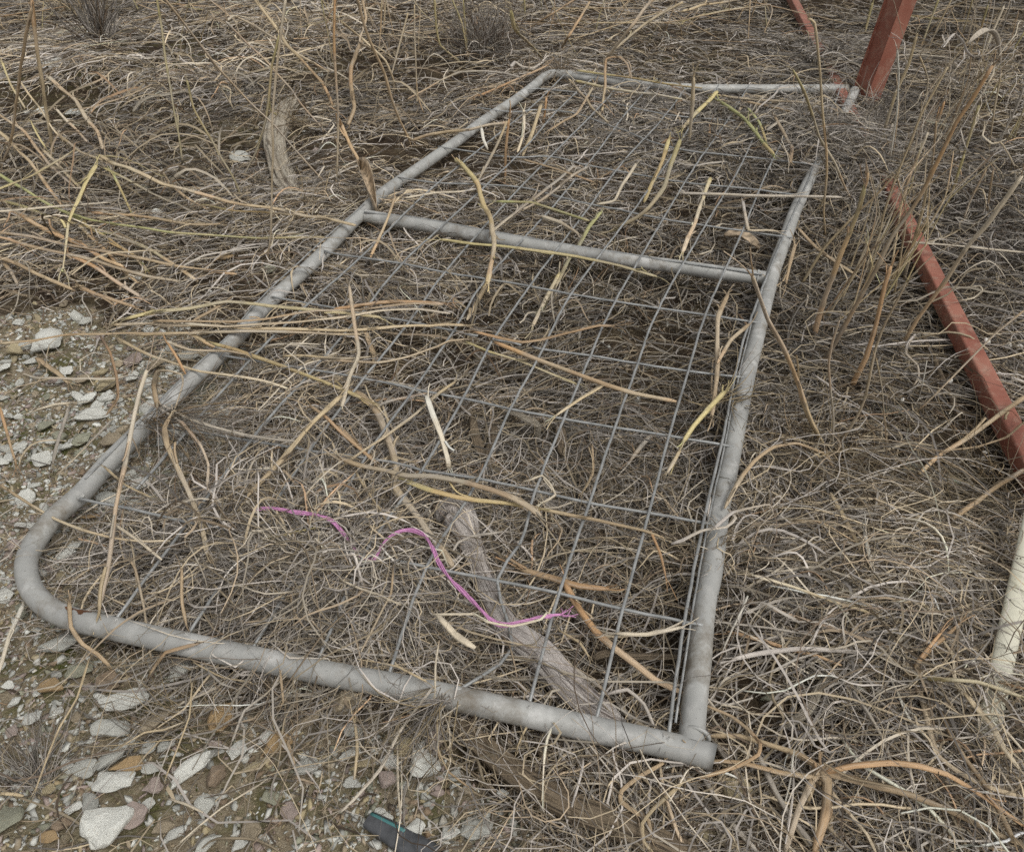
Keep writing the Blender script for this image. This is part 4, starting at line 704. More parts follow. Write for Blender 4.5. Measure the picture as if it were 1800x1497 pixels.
S(4, 'pale', 16, '875,290 1000,340 1200,350 1300,370', 'pale stalk forking just below the bundle', (.08, .09)); S(4, 'yellow', 28, '1125,318 1240,345 1400,400 1560,460 1800,548 1900,590', 'stout yellow stalk slanting from the left tube into the mesh', (.09, .09), col2='tan'); S(4, 'orange', 16, '888,308 940,400 985,475', 'short orange stalk standing on the left tube', (.13, .085))
S(4, 'pale', 26, '760,450 730,560 700,720 660,900 630,1060 600,1260 570,1490 530,1700', 'long pale stalk leaning over the left tube', (.22, .12, .06)); S(4, 'tan', 26, '820,640 808,530 840,460 900,460 965,480 970,530 930,640 900,710', 'bent tan stalk arching over the left tube', (.10, .18, .16, .10), flat=.6)
S(4, 'tan', 28, '895,700 868,760 880,840 930,950 990,1080 1040,1200 1070,1310 1092,1425', 'tan split stalk hanging from the grey tuft into the mesh', (.12, .09, .085), flat=.6, col2='pale'); S(4, 'straw', 28, '1800,585 1650,740 1560,840 1430,980 1295,1125', 'stout straw stalk slanting down left inside the gate', (.1, .09))
S(4, 'tan', 24, '1635,635 1720,700 1800,785 1900,870 1980,940', 'tan stalk crossing the stout straw one', (.085, .08), col2='orange'); S(4, 'tan', 18, '-10,1055 150,1150 300,1230 450,1290 600,1330 750,1350 900,1350', 'tan stalk slanting across the gate bend', (.05, .085, .085), col2='yellow')
S(4, 'straw', 14, '558,968 650,1060 785,1122', 'thin straw stalk crossing the left tube', A_); S(4, 'pale', 16, '598,1258 720,1350 855,1455', 'pale stalk slanting inside the gate bend', A_); S(4, 'orange', 16, '0,650 40,830 80,965', 'orange stalk at the left edge by the moss', (.1, .02))
S(4, 'tan', 26, '400,0 500,50 620,90 715,118', 'tan stalk above the straw bundle at the left', (.05, .04)); S(4, 'tan', 22, '1200,85 1100,140 1020,190', 'short tan stalk feeding into the bundle', A_); S(4, 'pale', 16, '200,655 300,635 385,625', 'pale stick lying among the white slates', (.03, .03)); S(4, 'grey', 22, '355,660 330,760 300,860 280,945', 'grey stick leaning on the stones at the left', (.06, .02))
S(4, 'grey', 14, '590,725 480,830 380,930 300,1000', 'thin grey stick slanting past the mossy stone', (.05, .03)); S(4, 'tan', 30, '190,385 250,425 310,465 370,520', 'curled tan leaf on the gravel at the left', (.03, .02), flat=.35, name='dry_leaf'); S(4, 'yellow', 18, '1440,1330 1520,1320 1650,1290', 'yellow forked splinter inside the near panel', A_)
S(4, 'grey', 22, '840,625 1000,700 1150,750 1300,790 1450,820 1580,835', 'grey stalk of the tuft lying over the left tube', (.1, .09)); S(4, 'grey', 18, '830,650 960,730 1060,850 1100,950 1095,1060', 'grey drooping stalk from the tuft on the left tube', (.1, .09))
S(4, 'brown', 14, '540,270 590,360 620,480 625,600 560,690', 'dark thin twig curving above the gate tube', (.1, .04)); S(4, 'straw', 20, '1000,260 1090,310 1140,330', 'short straw stalk under the bundle', (.07, .08)); S(4, 'straw', 16, '1500,380 1600,380 1800,400 1960,390', 'straw stalk lying in the mesh below the bundle', A_)
# --- middle, tile 5
S(5, 'orange', 24, '-40,130 200,100 400,95 540,102', 'orange topmost stalk end of the bundle in the mesh', A2); S(5, 'tan', 20, '-30,405 200,405 350,380 500,330 560,300 660,288', 'tan curved stalk below the bundle end', A_)
S(5, 'orange', 22, '700,240 830,275 950,300 1050,290 1200,255 1350,215 1435,215', 'orange bowed stalk in the centre of the mesh', A2, col2='tan'); S(5, 'orange', 30, '815,308 950,360 1100,420 1250,480 1400,530 1550,570 1765,606', 'stout orange stalk slanting right through the mesh', (.08, .085), col2='yellow')
S(5, 'yellow', 20, '660,310 780,360 950,410 1100,470 1255,528', 'yellow stalk beneath the stout orange one', (.06, .065)); S(5, 'tan', 24, '790,-60 760,0 720,80 665,185', 'tan stalk dropping from the middle tube', (.05, .04)); S(5, 'yellow', 22, '1150,-60 1120,0 1080,80 1000,215', 'yellow stalk dropping from the middle tube at the right', (.05, .03), col2='tan')
S(5, 'tan', 36, '30,553 100,590 180,680 220,760 260,860 285,960 275,1050 330,1130 400,1220 450,1300 520,1390 585,1485', 'long tan root snaking down the mesh to the grey branch', (.06, .07, .08, .07), col2='straw')
S(5, 'tan', 26, '-20,755 90,850 185,935', 'orange tan root under the mesh at the left', (.06, .05), col2='orange'); S(5, 'tan', 42, '-10,915 100,960 230,990 350,1015 500,1015 650,1040 800,1080 920,1130 1000,1180 1055,1225', 'thickest stalk in the picture centre, yellow tan and bowed', (.1, .1, .095), col2='yellow', taper=(.8, 1))
S(5, 'yellow', 30, '300,1022 450,1085 600,1130 720,1145 880,1155 1010,1172', 'yellow stalk forking under the thickest one', (.085, .085)); S(5, 'white', 29, '455,578 490,690 530,800 560,930 566,985', 'flat white blade standing in the mesh', (.12, .05), flat=.25, name='dry_leaf')
S(5, 'straw', 18, '600,510 520,570 400,680 250,780 100,880 -10,965', 'straight straw stalk slanting down left through the mesh', A_); S(5, 'grey', 18, '590,1400 620,1350 700,1310 850,1298', 'grey hooked stalk over the grey branch', (.09, .09)); S(5, 'orange', 16, '1640,1288 1690,1450 1710,1540', 'orange thin stalk by the right tube', A_)
S(5, 'straw', 20, '1000,1170 1200,1215 1400,1255 1600,1295 1700,1330', 'straw stalk continuing right from the thickest one', A_, col2='tan'); S(5, 'pale', 16, '1060,1150 1130,1110 1060,1010 980,1040', 'pale loop of stem beside the bent wire', A_); S(5, 'straw', 18, '1370,530 1280,590 1190,650 1130,690', 'straw stalk slanting in the right of the mesh', A_)
S(5, 'grey', 20, '120,665 230,625 330,600 450,570', 'grey stalk under the mesh at the left', (.05, .06)); S(5, 'grey', 26, '1640,800 1580,860 1520,930', 'grey stick on the soil at the right of the mesh', (.03, .02)); S(5, 'straw', 22, '1790,870 1750,940 1720,990', 'short straw stalk at the right tube', A_); S(5, 'tan', 30, '130,240 150,300 185,385', 'tan husk standing under the bundle', (.06, .02), flat=.5)
S(5, 'pale', 20, '0,640 40,490 90,360 60,160 40,0', 'pale thin stalk crossing the bundle end', (.085, .14)); S(5, 'straw', 15, '80,990 130,1080 200,1180 250,1280', 'thin straw stalk above the pink twine', A_); S(5, 'tan', 14, '1330,850 1325,1000 1290,1080', 'thin tan stalk in the right of the mesh', (.05, .04))
# --- right middle, tile 6
wc = empty('weed_plant', G(1455, 790)); tag(wc, 'dry weed with stems fanning from a crown right of the gate', 'weed')
for col, wd2, s, z in (('straw', 30, '745,880 738,830 720,790 650,640 590,470 530,330 450,180 390,0 370,-60', None), ('tan', 26, '760,890 600,835 470,860 380,930 290,1060 225,1180', (.02, .10, .09, .085)), ('pale', 14, '790,880 795,700 780,560 770,420 790,300 830,170', None),
                     ('tan', 23, '790,890 920,700 960,600 990,450 1020,330 1080,180 1175,-10', None), ('straw', 16, '800,890 900,865 1060,875 1200,830 1330,850', (.02, .04, .03)), ('tan', 24, '760,900 790,960 800,1000', (.03, .0)), ('straw', 18, '770,890 720,910 650,850', (.02, .03))):
    if z is None:
        P = place(6, ' '.join(s.split()[::-1]), ('up', .15)); W = wd2 / 6 * depth(P[-1]) / FPX; SEED[0] += 1; stalk_mesh('stem', P[::-1], W, col, wc, taper=(1.1, .7), seed=SEED[0])
    else: S(6, col, wd2, s, None, z, parent=wc)
S(6, 'straw', 14, '1010,390 1050,550 1070,700 1075,830 1070,990', 'thin straw stalk standing over the flat mossy stone', U); S(6, 'tan', 24, '235,50 190,170 185,300 185,420 165,600 152,695', 'tan stalk standing inside the right tube', (.12, .1, .08)); S(6, 'tan', 20, '345,208 250,290 182,405', 'tan branch forking at the right tube', (.1, .11))
S(6, 'yellow', 28, '225,568 130,660 50,750 -5,835', 'yellow olive stalk ending at the right tube', (.1, .085)); S(6, 'tan', 34, '1810,590 1680,680 1570,760 1450,840 1350,900 1245,995', 'stout tan stalk reaching the red beam', (.1, .05, .03)); S(6, 'tan', 30, '1405,1225 1550,1140 1680,1050 1810,970', 'stout tan stalk below the red beam end', (.05, .06), col2='orange')
S(6, 'tan', 12, '1810,710 1700,810 1550,860 1350,880', 'thin tan stem crossing the stout tan stalk', (.09, .05)); S(6, 'white', 10, '1290,398 1240,640', 'short white stem standing left of the brown twig', U); S(6, 'straw', 20, '770,1100 880,1300 955,1440', 'straw stalk lying below the weed crown', (.04, .04))
S(6, 'white', 25, '955,1285 975,1400 1000,1500 1020,1720', 'pale strip lying right of the weed crown', (.06, .04), flat=.5); S(6, 'tan', 12, '1800,140 1650,260 1520,390 1350,560 1238,665', 'thin tan stem arching over the red beam', (.2, .12, .03)); S(6, 'lilac', 20, '165,1275 260,1200 400,1170 455,1165 472,1215 400,1280 350,1400 325,1510', 'curly pale leaf ribbon right of the gate tube', (.11, .10, .05), flat=.45, name='dry_leaf')
S(6, 'lilac', 24, '-60,1370 0,1350 100,1300 230,1280 280,1230 240,1180', 'grey leaf ribbon wrapped over the right tube', (.085, .1, .1), flat=.45, name='dry_leaf'); S(6, 'lilac', 18, '290,1290 270,1350 300,1420 280,1490', 'short pale leaf ribbon beside the curly one', (.06, .04), flat=.45, name='dry_leaf')
S(6, 'pale', 12, '1460,75 1530,70 1580,40 1570,10 1520,10', 'white curled stem past the red beam', (.08, .08)); S(6, 'lilac', 13, '1230,260 1190,310 1180,370 1240,430 1245,490 1220,530', 'wavy grey stem on the black soil', (.05, .03)); S(6, 'lilac', 16, '680,460 760,520 820,590 900,600', 'grey stem at the foot of the tall weed', (.03, .03))
for s in ('860,550 850,450 870,370', '935,480 960,400 1000,330', '905,480 900,380 930,300', '740,430 790,350 840,260'): S(6, 'tan', 22, s, None, U, parent=wp)
# --- bottom left, tile 7
S(7, 'white', 23, '115,175 60,330 -5,545', 'white straight stalk on the gravel at the left edge', (.04, .03)); S(7, 'straw', 24, '560,-20 520,235', 'straw stub standing behind the near tube', (.14, .08)); S(7, 'tan', 18, '700,-40 720,0 760,250 800,490', 'tan stalk crossing the near tube', (.11, .09, .03)); S(7, 'tan', 18, '968,-10 970,180 990,295', 'tan stalk ending at the near tube', (.12, .08))
S(7, 'tan', 24, '370,160 380,300 440,390 520,450 595,530', 'twisted tan vine wrapped on the gate bend', (.085, .085, .05, .02), flat=.6); S(7, 'tan', 22, '790,570 830,500 880,430 960,410 1055,388', 'tan bent stalk lying on the near tube', (.02, .06, .09)); S(7, 'straw', 12, '460,485 400,680 310,830 260,950 180,1165', 'thin straw stem over the stones, left of two', (.06, .04))
S(7, 'straw', 12, '1010,620 1000,780 940,930 870,1085', 'thin straw stem over the stones, right of two', (.06, .04)); S(7, 'pale', 12, '950,1445 1150,1260 1385,1138', 'thin pale stem lying by the fine chips', (.03, .03)); S(7, 'straw', 20, '-5,1185 60,1195 135,1205', 'straw stub at the left edge near the bottom', (.04, .03)); S(7, 'pale', 14, '890,1205 980,1235 1080,1285', 'pale stem above the upright grey flake', (.03, .04))
S(7, 'straw', 11, '640,930 760,860 860,845 960,800', 'thin straw stem over the squarish tan stone', (.05, .05)); S(7, 'straw', 11, '1020,500 1180,570 1330,600', 'thin straw stem below the near tube', (.05, .04)); S(7, 'grey', 14, '1230,900 1290,740 1400,660 1520,560', 'grey thin stem running to the near tube', (.04, .06)); S(7, 'tan', 14, '1480,520 1490,700 1450,740', 'tan stem hanging below the near tube', (.08, .04)); S(7, 'tan', 18, '1530,870 1510,920 1560,1060', 'tan blade tip on the pale grey stone', (.03, .03), flat=.4)
# --- bottom middle, tile 8
S(8, 'tan', 40, '940,-10 1100,40 1250,90 1410,112', 'orange root lying level under the near mesh', (.04, .04), col2='orange'); S(8, 'orange', 36, '1180,80 1240,190 1340,330 1440,420 1540,500 1650,590 1800,665', 'orange root slanting to the right tube', (.04, .05)); S(8, 'pale', 40, '505,238 580,300 640,360 705,412', 'pale bark splinter in the near grass', (.09, .08), flat=.5)
S(8, 'pale', 16, '480,228 700,230 770,270 900,290 1050,250 1085,208', 'pale stem crossing the pink twine', (.11, .12)); S(8, 'pale', 24, '1448,330 1600,345 1800,298', 'pale stem lying on the near mesh at the right', A_); S(8, 'tan', 24, '1690,1010 1560,1090 1480,1160 1475,1220 1560,1290 1620,1330 1632,1440', 'tan blade bent into a hook in front of the gate', (.06, .05, .04), flat=.45)
S(8, 'straw', 22, '1800,1130 1650,1260 1590,1340 1600,1440 1650,1500', 'straw blade crossing the hooked one', (.06, .05), flat=.45); S(8, 'lilac', 24, '1395,662 1500,640 1590,720 1655,855', 'grey bent stem inside the near right corner', (.05, .05)); S(8, 'grey', 18, '480,620 300,860 200,1060 60,1230 0,1290', 'grey stem slanting from the near tube over the stones', (.1, .05, .04)); S(8, 'straw', 14, '490,760 500,960 560,1080 680,1165', 'straw stem curling below the near tube', (.07, .04))
S(8, 'pale', 15, '495,640 510,380', 'pale stem standing behind the near tube', (.1, .12)); S(8, 'grey', 26, '1450,700 1560,800 1640,850', 'grey stick under the near right corner', (.03, .03)); S(8, 'grey', 24, '1200,500 1300,570 1380,640', 'grey stick beside the grey branch', (.04, .04)); S(8, 'pale', 14, '0,60 110,105 190,130 310,185', 'pale stem over the large grey green stone', A2); S(8, 'tan', 14, '270,20 260,140 170,300 90,430', 'tan stem left of the large grey green stone', A2)
S(8, 'straw', 14, '1150,330 1250,390 1300,460', 'straw stem under the near mesh', (.06, .06)); S(8, 'straw', 18, '75,800 70,980 75,1120', 'straw stem in front of the tan block', (.06, .04)); S(8, 'pale', 14, '300,960 305,1150 310,1330', 'pale thin stem down past the broad pale slate', (.06, .04)); S(8, 'straw', 14, '440,590 300,520 180,500', 'straw stem lying on the near tube', (.1, .1)); S(8, 'straw', 13, '1000,790 960,870 920,945', 'straw stem sticking out below the near tube', (.06, .04))
# --- bottom right, tile 9
wd3 = empty('weed_plant', G(1440, 1357)); tag(wd3, 'uprooted weed crown with stems spread like a star at the bottom right', 'weed')
for col, wp_, s, z in (('tan', 34, '720,1060 690,1040 600,980 440,920 300,880 110,880', (.05, .05, .04)), ('tan', 30, '720,1080 690,1092 500,1070 300,1020 155,1010', (.05, .05, .05)), ('tan', 34, '720,1080 680,1130 610,1280 525,1500', (.05, .04)), ('tan', 62, '730,1060 755,1130 740,1280 695,1500', (.05, .035)), ('tan', 30, '760,1150 778,1290 780,1460', (.03, .02)),
                       ('tan', 26, '740,1100 800,1180 900,1300 980,1400 1025,1500', (.05, .04)), ('tan', 34, '730,1070 780,1080 900,1110 1050,1150 1200,1190 1400,1270 1600,1370 1810,1470', (.05, .06, .05)), ('orange', 34, '730,1070 790,1060 900,1035 1100,1020 1250,1035 1400,1080 1550,1170 1650,1240 1810,1360', (.05, .08, .05)), ('tan', 20, '715,1110 690,1190 670,1250', (.04, .03))):
    S(9, col, wp_, s, None, z, parent=wd3, taper=(1.15, .75), col2='straw' if wp_ < 32 else 'tan')
P = np.array([G(1437, 1345, .045), G(1443, 1360, .05), G(1448, 1378, .045)]); lump('crown', P[1], (.026, .032, .03), wd3, 5)
we = empty('weed_plant', G(1605, 1190)); tag(we, 'dry weed crown with splayed stems left of the cream rail', 'weed')
for col, wp_, s, z in (('tan', 26, '1210,560 1240,500 1330,420 1440,310', (.04, .07)), ('orange', 22, '1220,560 1250,490 1300,420 1370,320', (.04, .08)), ('tan', 34, '1220,560 1130,550 1035,508', (.04, .03)), ('tan', 30, '1220,570 1230,600 1270,690 1300,850 1340,970 1450,1060 1600,1140 1810,1205', (.04, .05, .05)),
                       ('yellow', 30, '1220,570 1300,580 1420,580 1560,590 1810,672', (.04, .10, .09)), ('tan', 20, '1240,560 1400,550 1500,530', (.04, .06)), ('tan', 26, '1200,560 1170,520 1150,510', (.04, .03)), ('tan', 14, '1220,590 1240,650 1220,680', (.03, .02))): S(9, col, wp_, s, None, z, parent=we, taper=(1.1, .8))
P = np.array([G(1590, 1186, .035), G(1605, 1190, .04), G(1640, 1193, .04)]); lump('crown', P[1], (.05, .022, .024), we, 6)
S(9, 'tan', 30, '1320,680 1400,860 1480,1000 1600,1150 1680,1300 1755,1440', 'tan stalk slanting to the bottom right corner', (.04, .06)); S(9, 'straw', 36, '1475,655 1570,760 1640,830 1700,950 1775,1055', 'split straw stalk leaning on the cream rail', (.08, .07), flat=.6, col2='pale'); S(9, 'pale', 18, '1650,800 1810,975', 'pale stem right of the cream rail', (.08, .07))
S(9, 'lilac', 28, '260,468 400,440 600,420 880,430 1105,442', 'long pale grey stalk lying level right of the gate', (.05, .05)); S(9, 'grey', 16, '170,272 280,290 550,330 800,370', 'thin grey stalk lying level above the long pale one', (.06, .04)); S(9, 'grey', 22, '380,180 600,250 900,340 1095,412', 'grey stalk slanting above the long pale one', (.04, .05))
S(9, 'pale', 22, '355,28 560,90 800,180 1000,240 1145,292', 'pale yellow stalk slanting right from the right tube', (.08, .06, .04), col2='yellow'); S(9, 'orange', 22, '285,343 500,395 700,460 825,522', 'orange tan stalk below the slanting grey one', (.04, .04), col2='tan'); S(9, 'white', 12, '342,148 290,270 195,435', 'thin white stem beside the right tube', (.08, .04))
S(9, 'tan', 20, '108,718 260,780 350,850 410,920 400,980 300,1040 90,1112', 'tan stem bent into a loop right of the gate end', (.05, .06, .05)); S(9, 'grey', 36, '100,1080 180,1220 260,1340 400,1490', 'grey stick below the gate end, leftmost of three', (.03, .03)); S(9, 'grey', 28, '165,890 300,1100 380,1270 460,1400', 'grey stick below the gate end, middle of three', (.03, .03)); S(9, 'grey', 36, '395,990 480,1180 580,1340 710,1500', 'grey stick below the gate end, rightmost of three', (.035, .03))
S(9, 'grey', 22, '905,635 980,760 1050,900 1110,1060 1170,1210', 'grey stem crossing above the star crown', (.05, .03)); S(9, 'white', 18, '1148,665 1200,800 1300,900 1420,985', 'white stem under the splayed weed crown', (.05, .04)); S(9, 'pale', 16, '1005,25 1200,210 1350,360 1420,460 1440,610 1482,672', 'pale stem bending down past the weed crown', (.04, .06, .07))
for i, s in enumerate(('1060,560 1250,680 1450,860 1620,1020', '1150,640 1400,880 1560,1000 1700,1110', '1000,500 1150,620 1330,760 1500,930', '1250,690 1420,800 1560,960 1650,1080', '540,430 640,500 720,560 800,600', '640,330 760,370 900,430 960,470')): S(9, ('grey', 'lilac')[i % 2], 24, s, 'grey weathered stick left of the cream rail, ' + ('longest, starting at the weed crown', 'ending at the rail foot', 'above the longest one', 'below the weed crown', 'short one near the long pale stalk', 'short one above the long pale stalk')[i], (.025 + i * .004, .03), group='grey sticks in the heap')
S(9, 'white', 11, '578,958 560,1100 540,1265', 'thin white stem left of the star crown', (.06, .03)); S(9, 'pale', 12, '200,720 300,710 420,750 510,770', 'thin pale stem right of the gate end', (.04, .04)); S(9, 'tan', 12, '810,1310 900,1330 1030,1365', 'thin tan stem below the star crown', (.04, .04)); S(9, 'orange', 20, '1700,600 1810,625', 'orange stalk right of the cream rail', (.06, .06))
# --- fallen and standing stems that fill the far background
ORD = ('first', 'second', 'third', 'fourth', 'fifth', 'sixth', 'seventh', 'eighth', 'ninth', 'tenth', 'eleventh', 'twelfth', 'thirteenth', 'fourteenth', 'fifteenth', 'sixteenth')
for k, (px, py) in enumerate(((25, 60), (110, 30), (215, 40), (330, 45), (430, 30), (540, 60), (625, 40), (700, 70), (785, 40), (930, 60), (1030, 55), (1130, 40), (1240, 60), (1340, 40), (1640, 60), (1745, 90))):
    cl_ = empty('weed_clump', G(px, py)); tag(cl_, f'clump of thin dry stems, {ORD[k]} from the left along the top edge', 'weed', 'weed clumps along the top edge')
    for q in range(10):
        b = G(px + random.gauss(0, 38), py + random.gauss(0, 26)); h = random.uniform(.12, .5); lean = np.array([random.gauss(0, .3), random.gauss(-.1, .25), 1]); P = np.array([b, b + lean * h * .5 + rng.normal(0, .01, 3), b + lean * h + rng.normal(0, .03, 3)])
        if random.random() < .5: P = np.array([b + [0, 0, .03], b + [random.uniform(-.25, .25), random.uniform(-.15, .15), random.uniform(.03, .14)], b + [random.uniform(-.5, .5), random.uniform(-.3, .3), random.uniform(.02, .2)]])
        SEED[0] += 1; stalk_mesh('stem', P, random.uniform(.0014, .0032), random.choice(('straw', 'tan', 'tan', 'grey', 'pale', 'straw', 'olive')), cl_, seed=SEED[0], sides=5)
# dead leaf at the left end of the middle tube
def leaf(name, tip, base, width, z, curl, m, label, cat, seed=0):
    """a withered blade folded along its midrib, with a wavy rim"""
    a, b = G(*tip, z), G(*base, z * .8); ax = b - a; L = np.linalg.norm(ax); ax /= L; sd = np.cross(ax, (0, 0, 1.0)); sd /= np.linalg.norm(sd); n, k = 16, 9; V = []; r = np.random.default_rng(seed); ph = r.uniform(0, 6, 4)
    for i in range(n):
        t = i / (n - 1); wv = width * (math.sin(math.pi * t ** .75) ** .8 + .03)
        for j in range(k):
            u = j / (k - 1) * 2 - 1; V.append(a + ax * L * t + sd * wv * u * (1 - .25 * abs(u) * curl) + np.array([0, 0, 1]) * (curl * width * abs(u) ** 1.6 + .12 * width * math.sin(9 * t + ph[0] + 2 * u) * abs(u) + L * .18 * math.sin(math.pi * t + ph[1] * .1)))
    F = [(i * k + j, i * k + j + 1, (i + 1) * k + j + 1, (i + 1) * k + j) for i in range(n - 1) for j in range(k - 1)]
    o = link_mesh(name, np.array(V), F, m, loc=b * [1, 1, 0]); md = o.modifiers.new('thickness', 'SOLIDIFY'); md.thickness = .0011; return tag(o, label, cat)
leaf('dead_leaf', (634, 312), (662, 370), .024, .085, 1.5, M['leaf'], 'curled brown dead leaf at the left end of the middle tube', 'leaf', 1)
leaf('dead_leaf', (1272, 418), (1335, 438), .028, .03, .4, M['leaf'], 'brown dead leaf lying just above the middle tube at the right', 'leaf', 2)
leaf('dead_leaf', (1700, 85), (1760, 105), .011, .42, .8, M['paleleaf'], 'bleached folded leaf high on the weeds at the upper right', 'leaf', 3)
# ================================================================== matted dry grass
DENS = [(950, 800, 130, 70, -.45), (700, 425, 120, 25, -.5), (1060, 490, 200, 25, -.35), (1640, 610, 80, 120, -.95), (1560, 700, 60, 60, -.3), (880, 190, 90, 40, -.2), (760, 130, 90, 30, -.5), (1440, 720, 80, 70, -.2), (1330, 1260, 80, 60, -.25), (760, 1400, 140, 80, -.5), (1620, 450, 60, 60, -.3),
        (500, 1000, 230, 90, .8), (700, 1080, 180, 90, .5), (1300, 300, 160, 60, .7), (1650, 1000, 160, 90, .5), (1450, 130, 120, 60, .7), (960, 1100, 120, 90, .3), (830, 930, 60, 40, -.5), (860, 1050, 50, 60, -.5), (960, 1170, 60, 50, -.5), (1050, 1250, 50, 30, -.5), (850, 1310, 50, 30, -.6), (930, 1370, 60, 35, -.7), (1020, 1420, 60, 30, -.6), (1110, 1460, 60, 30, -.5), (420, 720, 80, 40, .5), (1240, 1010, 70, 40, .5), (1700, 450, 160, 160, .3)]
HGT = [(500, 1000, 230, 90, .085), (640, 1080, 120, 80, .055), (1320, 290, 140, 60, .05), (1440, 285, 50, 60, .09), (1650, 980, 180, 110, .03), (1450, 130, 120, 60, .10), (850, 70, 80, 60, .10), (1700, 380, 160, 160, .09), (750, 1190, 90, 40, .05), (1240, 1010, 60, 40, .08), (430, 740, 90, 50, .05), (280, 100, 200, 80, .03), (1130, 230, 130, 70, .045), (1300, 230, 120, 50, .04)]
GRASS_TONE = [(1500, 650, 160, 220, -.3), (1750, 350, 180, 250, -.4), (1150, 560, 200, 160, -.2), (1250, 250, 250, 80, -.15), (1600, 60, 260, 80, -.3), (500, 1000, 260, 110, .15), (1650, 1000, 150, 80, .15), (150, 150, 250, 150, .1)]   # scales grass colour: darker over the upper right, lighter in a few patches
LOW = [(1000, 690, 230, 170, -.45), (900, 470, 260, 60, -.35), (380, 820, 120, 90, -.2), (1330, 620, 60, 300, -.3)]
def field(N, near_pow, seed, ymax=5.4):
    """ground points with a density falling with distance, inside a slightly widened view"""
    r = np.random.default_rng(seed); px = r.uniform(-160, 1960, N * 3); py = -60 + (r.random(N * 3) ** near_pow) * 1720; dx = (px - CX) / FPX; v = (py - CY) / FPX
    rx, ry, rz = dx, FW[1] - UP[1] * v, FW[2] - UP[2] * v; t = -CAMH / rz; x, y = rx * t, ry * t; return x[:N * 2], y[:N * 2], px[:N * 2], py[:N * 2]
def make_strands(N, lmin, lmax, curl, rad, h0, hmul, K, seed, colset, colw, grav_keep, sides, name, label, near_pow=.8, use_h=True, xy=None, far_gain=.35, zoff=0.0, tone=1.0):
    r = np.random.default_rng(seed + 9000)
    if xy is None:
        x, y, px, py = field(N, near_pow, seed); d = np.clip(blobs(x, y, DENS, .62), .05, 1.3) * np.clip(.72 + .5 * N_mid(x * .55, y * .55), .12, 1.4); g = gravel_mask(x, y); d = d * (1 - g) + g * grav_keep
        for tx, ty, tr in taken: d[np.hypot(x - tx, y - ty) < tr] *= .3
        keep = r.random(len(x)) < d / 1.25; x, y = x[keep][:N], y[keep][:N]
    else: x, y = xy
    n = len(x); zc = (np.stack([x, y, 0 * x], -1) - CAM) @ FW
    mt = 1.5 if rad[1] < .002 else .8
    L = lmin * (lmax / lmin) ** r.random(n) * (1 + .12 * (zc - 1.2)); th = r.uniform(0, 2 * np.pi, n); pref = 1.6 * N_dir(x, y); th = np.where(r.random(n) < .45, pref + r.normal(0, .5, n), th)
    kap = np.clip(r.normal(0, curl, n), -mt / (8 * L), mt / (8 * L)); am = np.clip(np.abs(r.normal(0, curl * .2, n)), 0, 1.2); fr = r.uniform(.8, 2.2, n); ph = r.uniform(0, 6.28, n); ds = L / (K - 1); P = np.zeros((n, K, 3)); X_, Y_ = x.copy(), y.copy()
    hh = (np.clip(blobs(x, y, HGT, 0), 0, .13) if use_h else 0) * hmul; hb = np.abs(hh) * r.random(n) + r.random(n) ** 2 * h0; he = r.random(n) ** 2 * h0 + np.abs(hh) * r.random(n) ** .7; arch = r.random(n) ** 1.5 * h0 * 1.3 + np.abs(hh) * .35 * r.random(n); p2 = r.uniform(0, 6.28, n); a2 = r.uniform(0, .25, n) * L * .12
    lo = np.clip(blobs(x, y, LOW, 1), .35, 1); hb, he, arch = hb * lo, he * lo, arch * lo
    for k in range(K):
        t = k / (K - 1); P[:, k, 0], P[:, k, 1] = X_, Y_; P[:, k, 2] = ground_z(X_, Y_) + .002 + zoff + hb + (he - hb) * t + arch * math.sin(math.pi * t) + a2 * (1 + np.sin(t * 6 + p2)) * .5
        a = th + kap * (t - .5) * L * 8 + am * np.sin(fr * t * 5 + ph); X_ = X_ + np.cos(a) * ds; Y_ = Y_ + np.sin(a) * ds
    rb = rad[0] * (rad[1] / rad[0]) ** (r.random(n) ** 1.6) * (1 + far_gain * np.maximum(0, zc - 1.3)); R = rb[:, None] * np.interp(np.linspace(0, 1, K), [0, .2, .8, 1], [.75, 1, .9, .45])[None]
    cs = np.array([PAL[c] for c in colset]); c = cs[r.choice(len(cs), n, p=np.array(colw) / sum(colw))]; lum = c.mean(1, keepdims=True); c = c * .72 + lum * np.array([1.08, 1.0, .9]) * .28; c = c * (.30 + 1.05 * r.random((n, 1)) ** 1.1) * (1 + .14 * np.clip(N_big(x, y), -1.5, 1.5))[:, None] * np.clip(blobs(x, y, GRASS_TONE, 1), .45, 1.3)[:, None] * tone
    o = strands(name, P, R, c, sides, flatness=.55 if sides > 2 else None); return tag(o, label, 'dry grass', kind='stuff')
make_strands(105000, .015, .07, 3, (.0007, .0018), .010, .3, 3, 21, ('grey', 'tan', 'brown', 'straw', 'lilac'), (4, 3, 3, 3, 1), .014, 2, 'leaf_litter', 'short broken grass litter covering the soil', 1.15)
make_strands(60000, .10, .34, 5, (.0005, .0017), .022, .6, 8, 22, ('grey', 'lilac', 'straw', 'tan', 'brown'), (5, 4, 4, 2, 1.5), .006, 2, 'dry_grass', 'matted dry grass lying over the ground around the gate', 1.6)
make_strands(12000, .14, .42, 4, (.0005, .0017), .034, .9, 10, 23, ('pale', 'lilac', 'straw', 'grey'), (3, 4, 4, 2), .010, 2, 'dry_grass', 'loose paler grass strands tangled on top of the mat', 1.3)
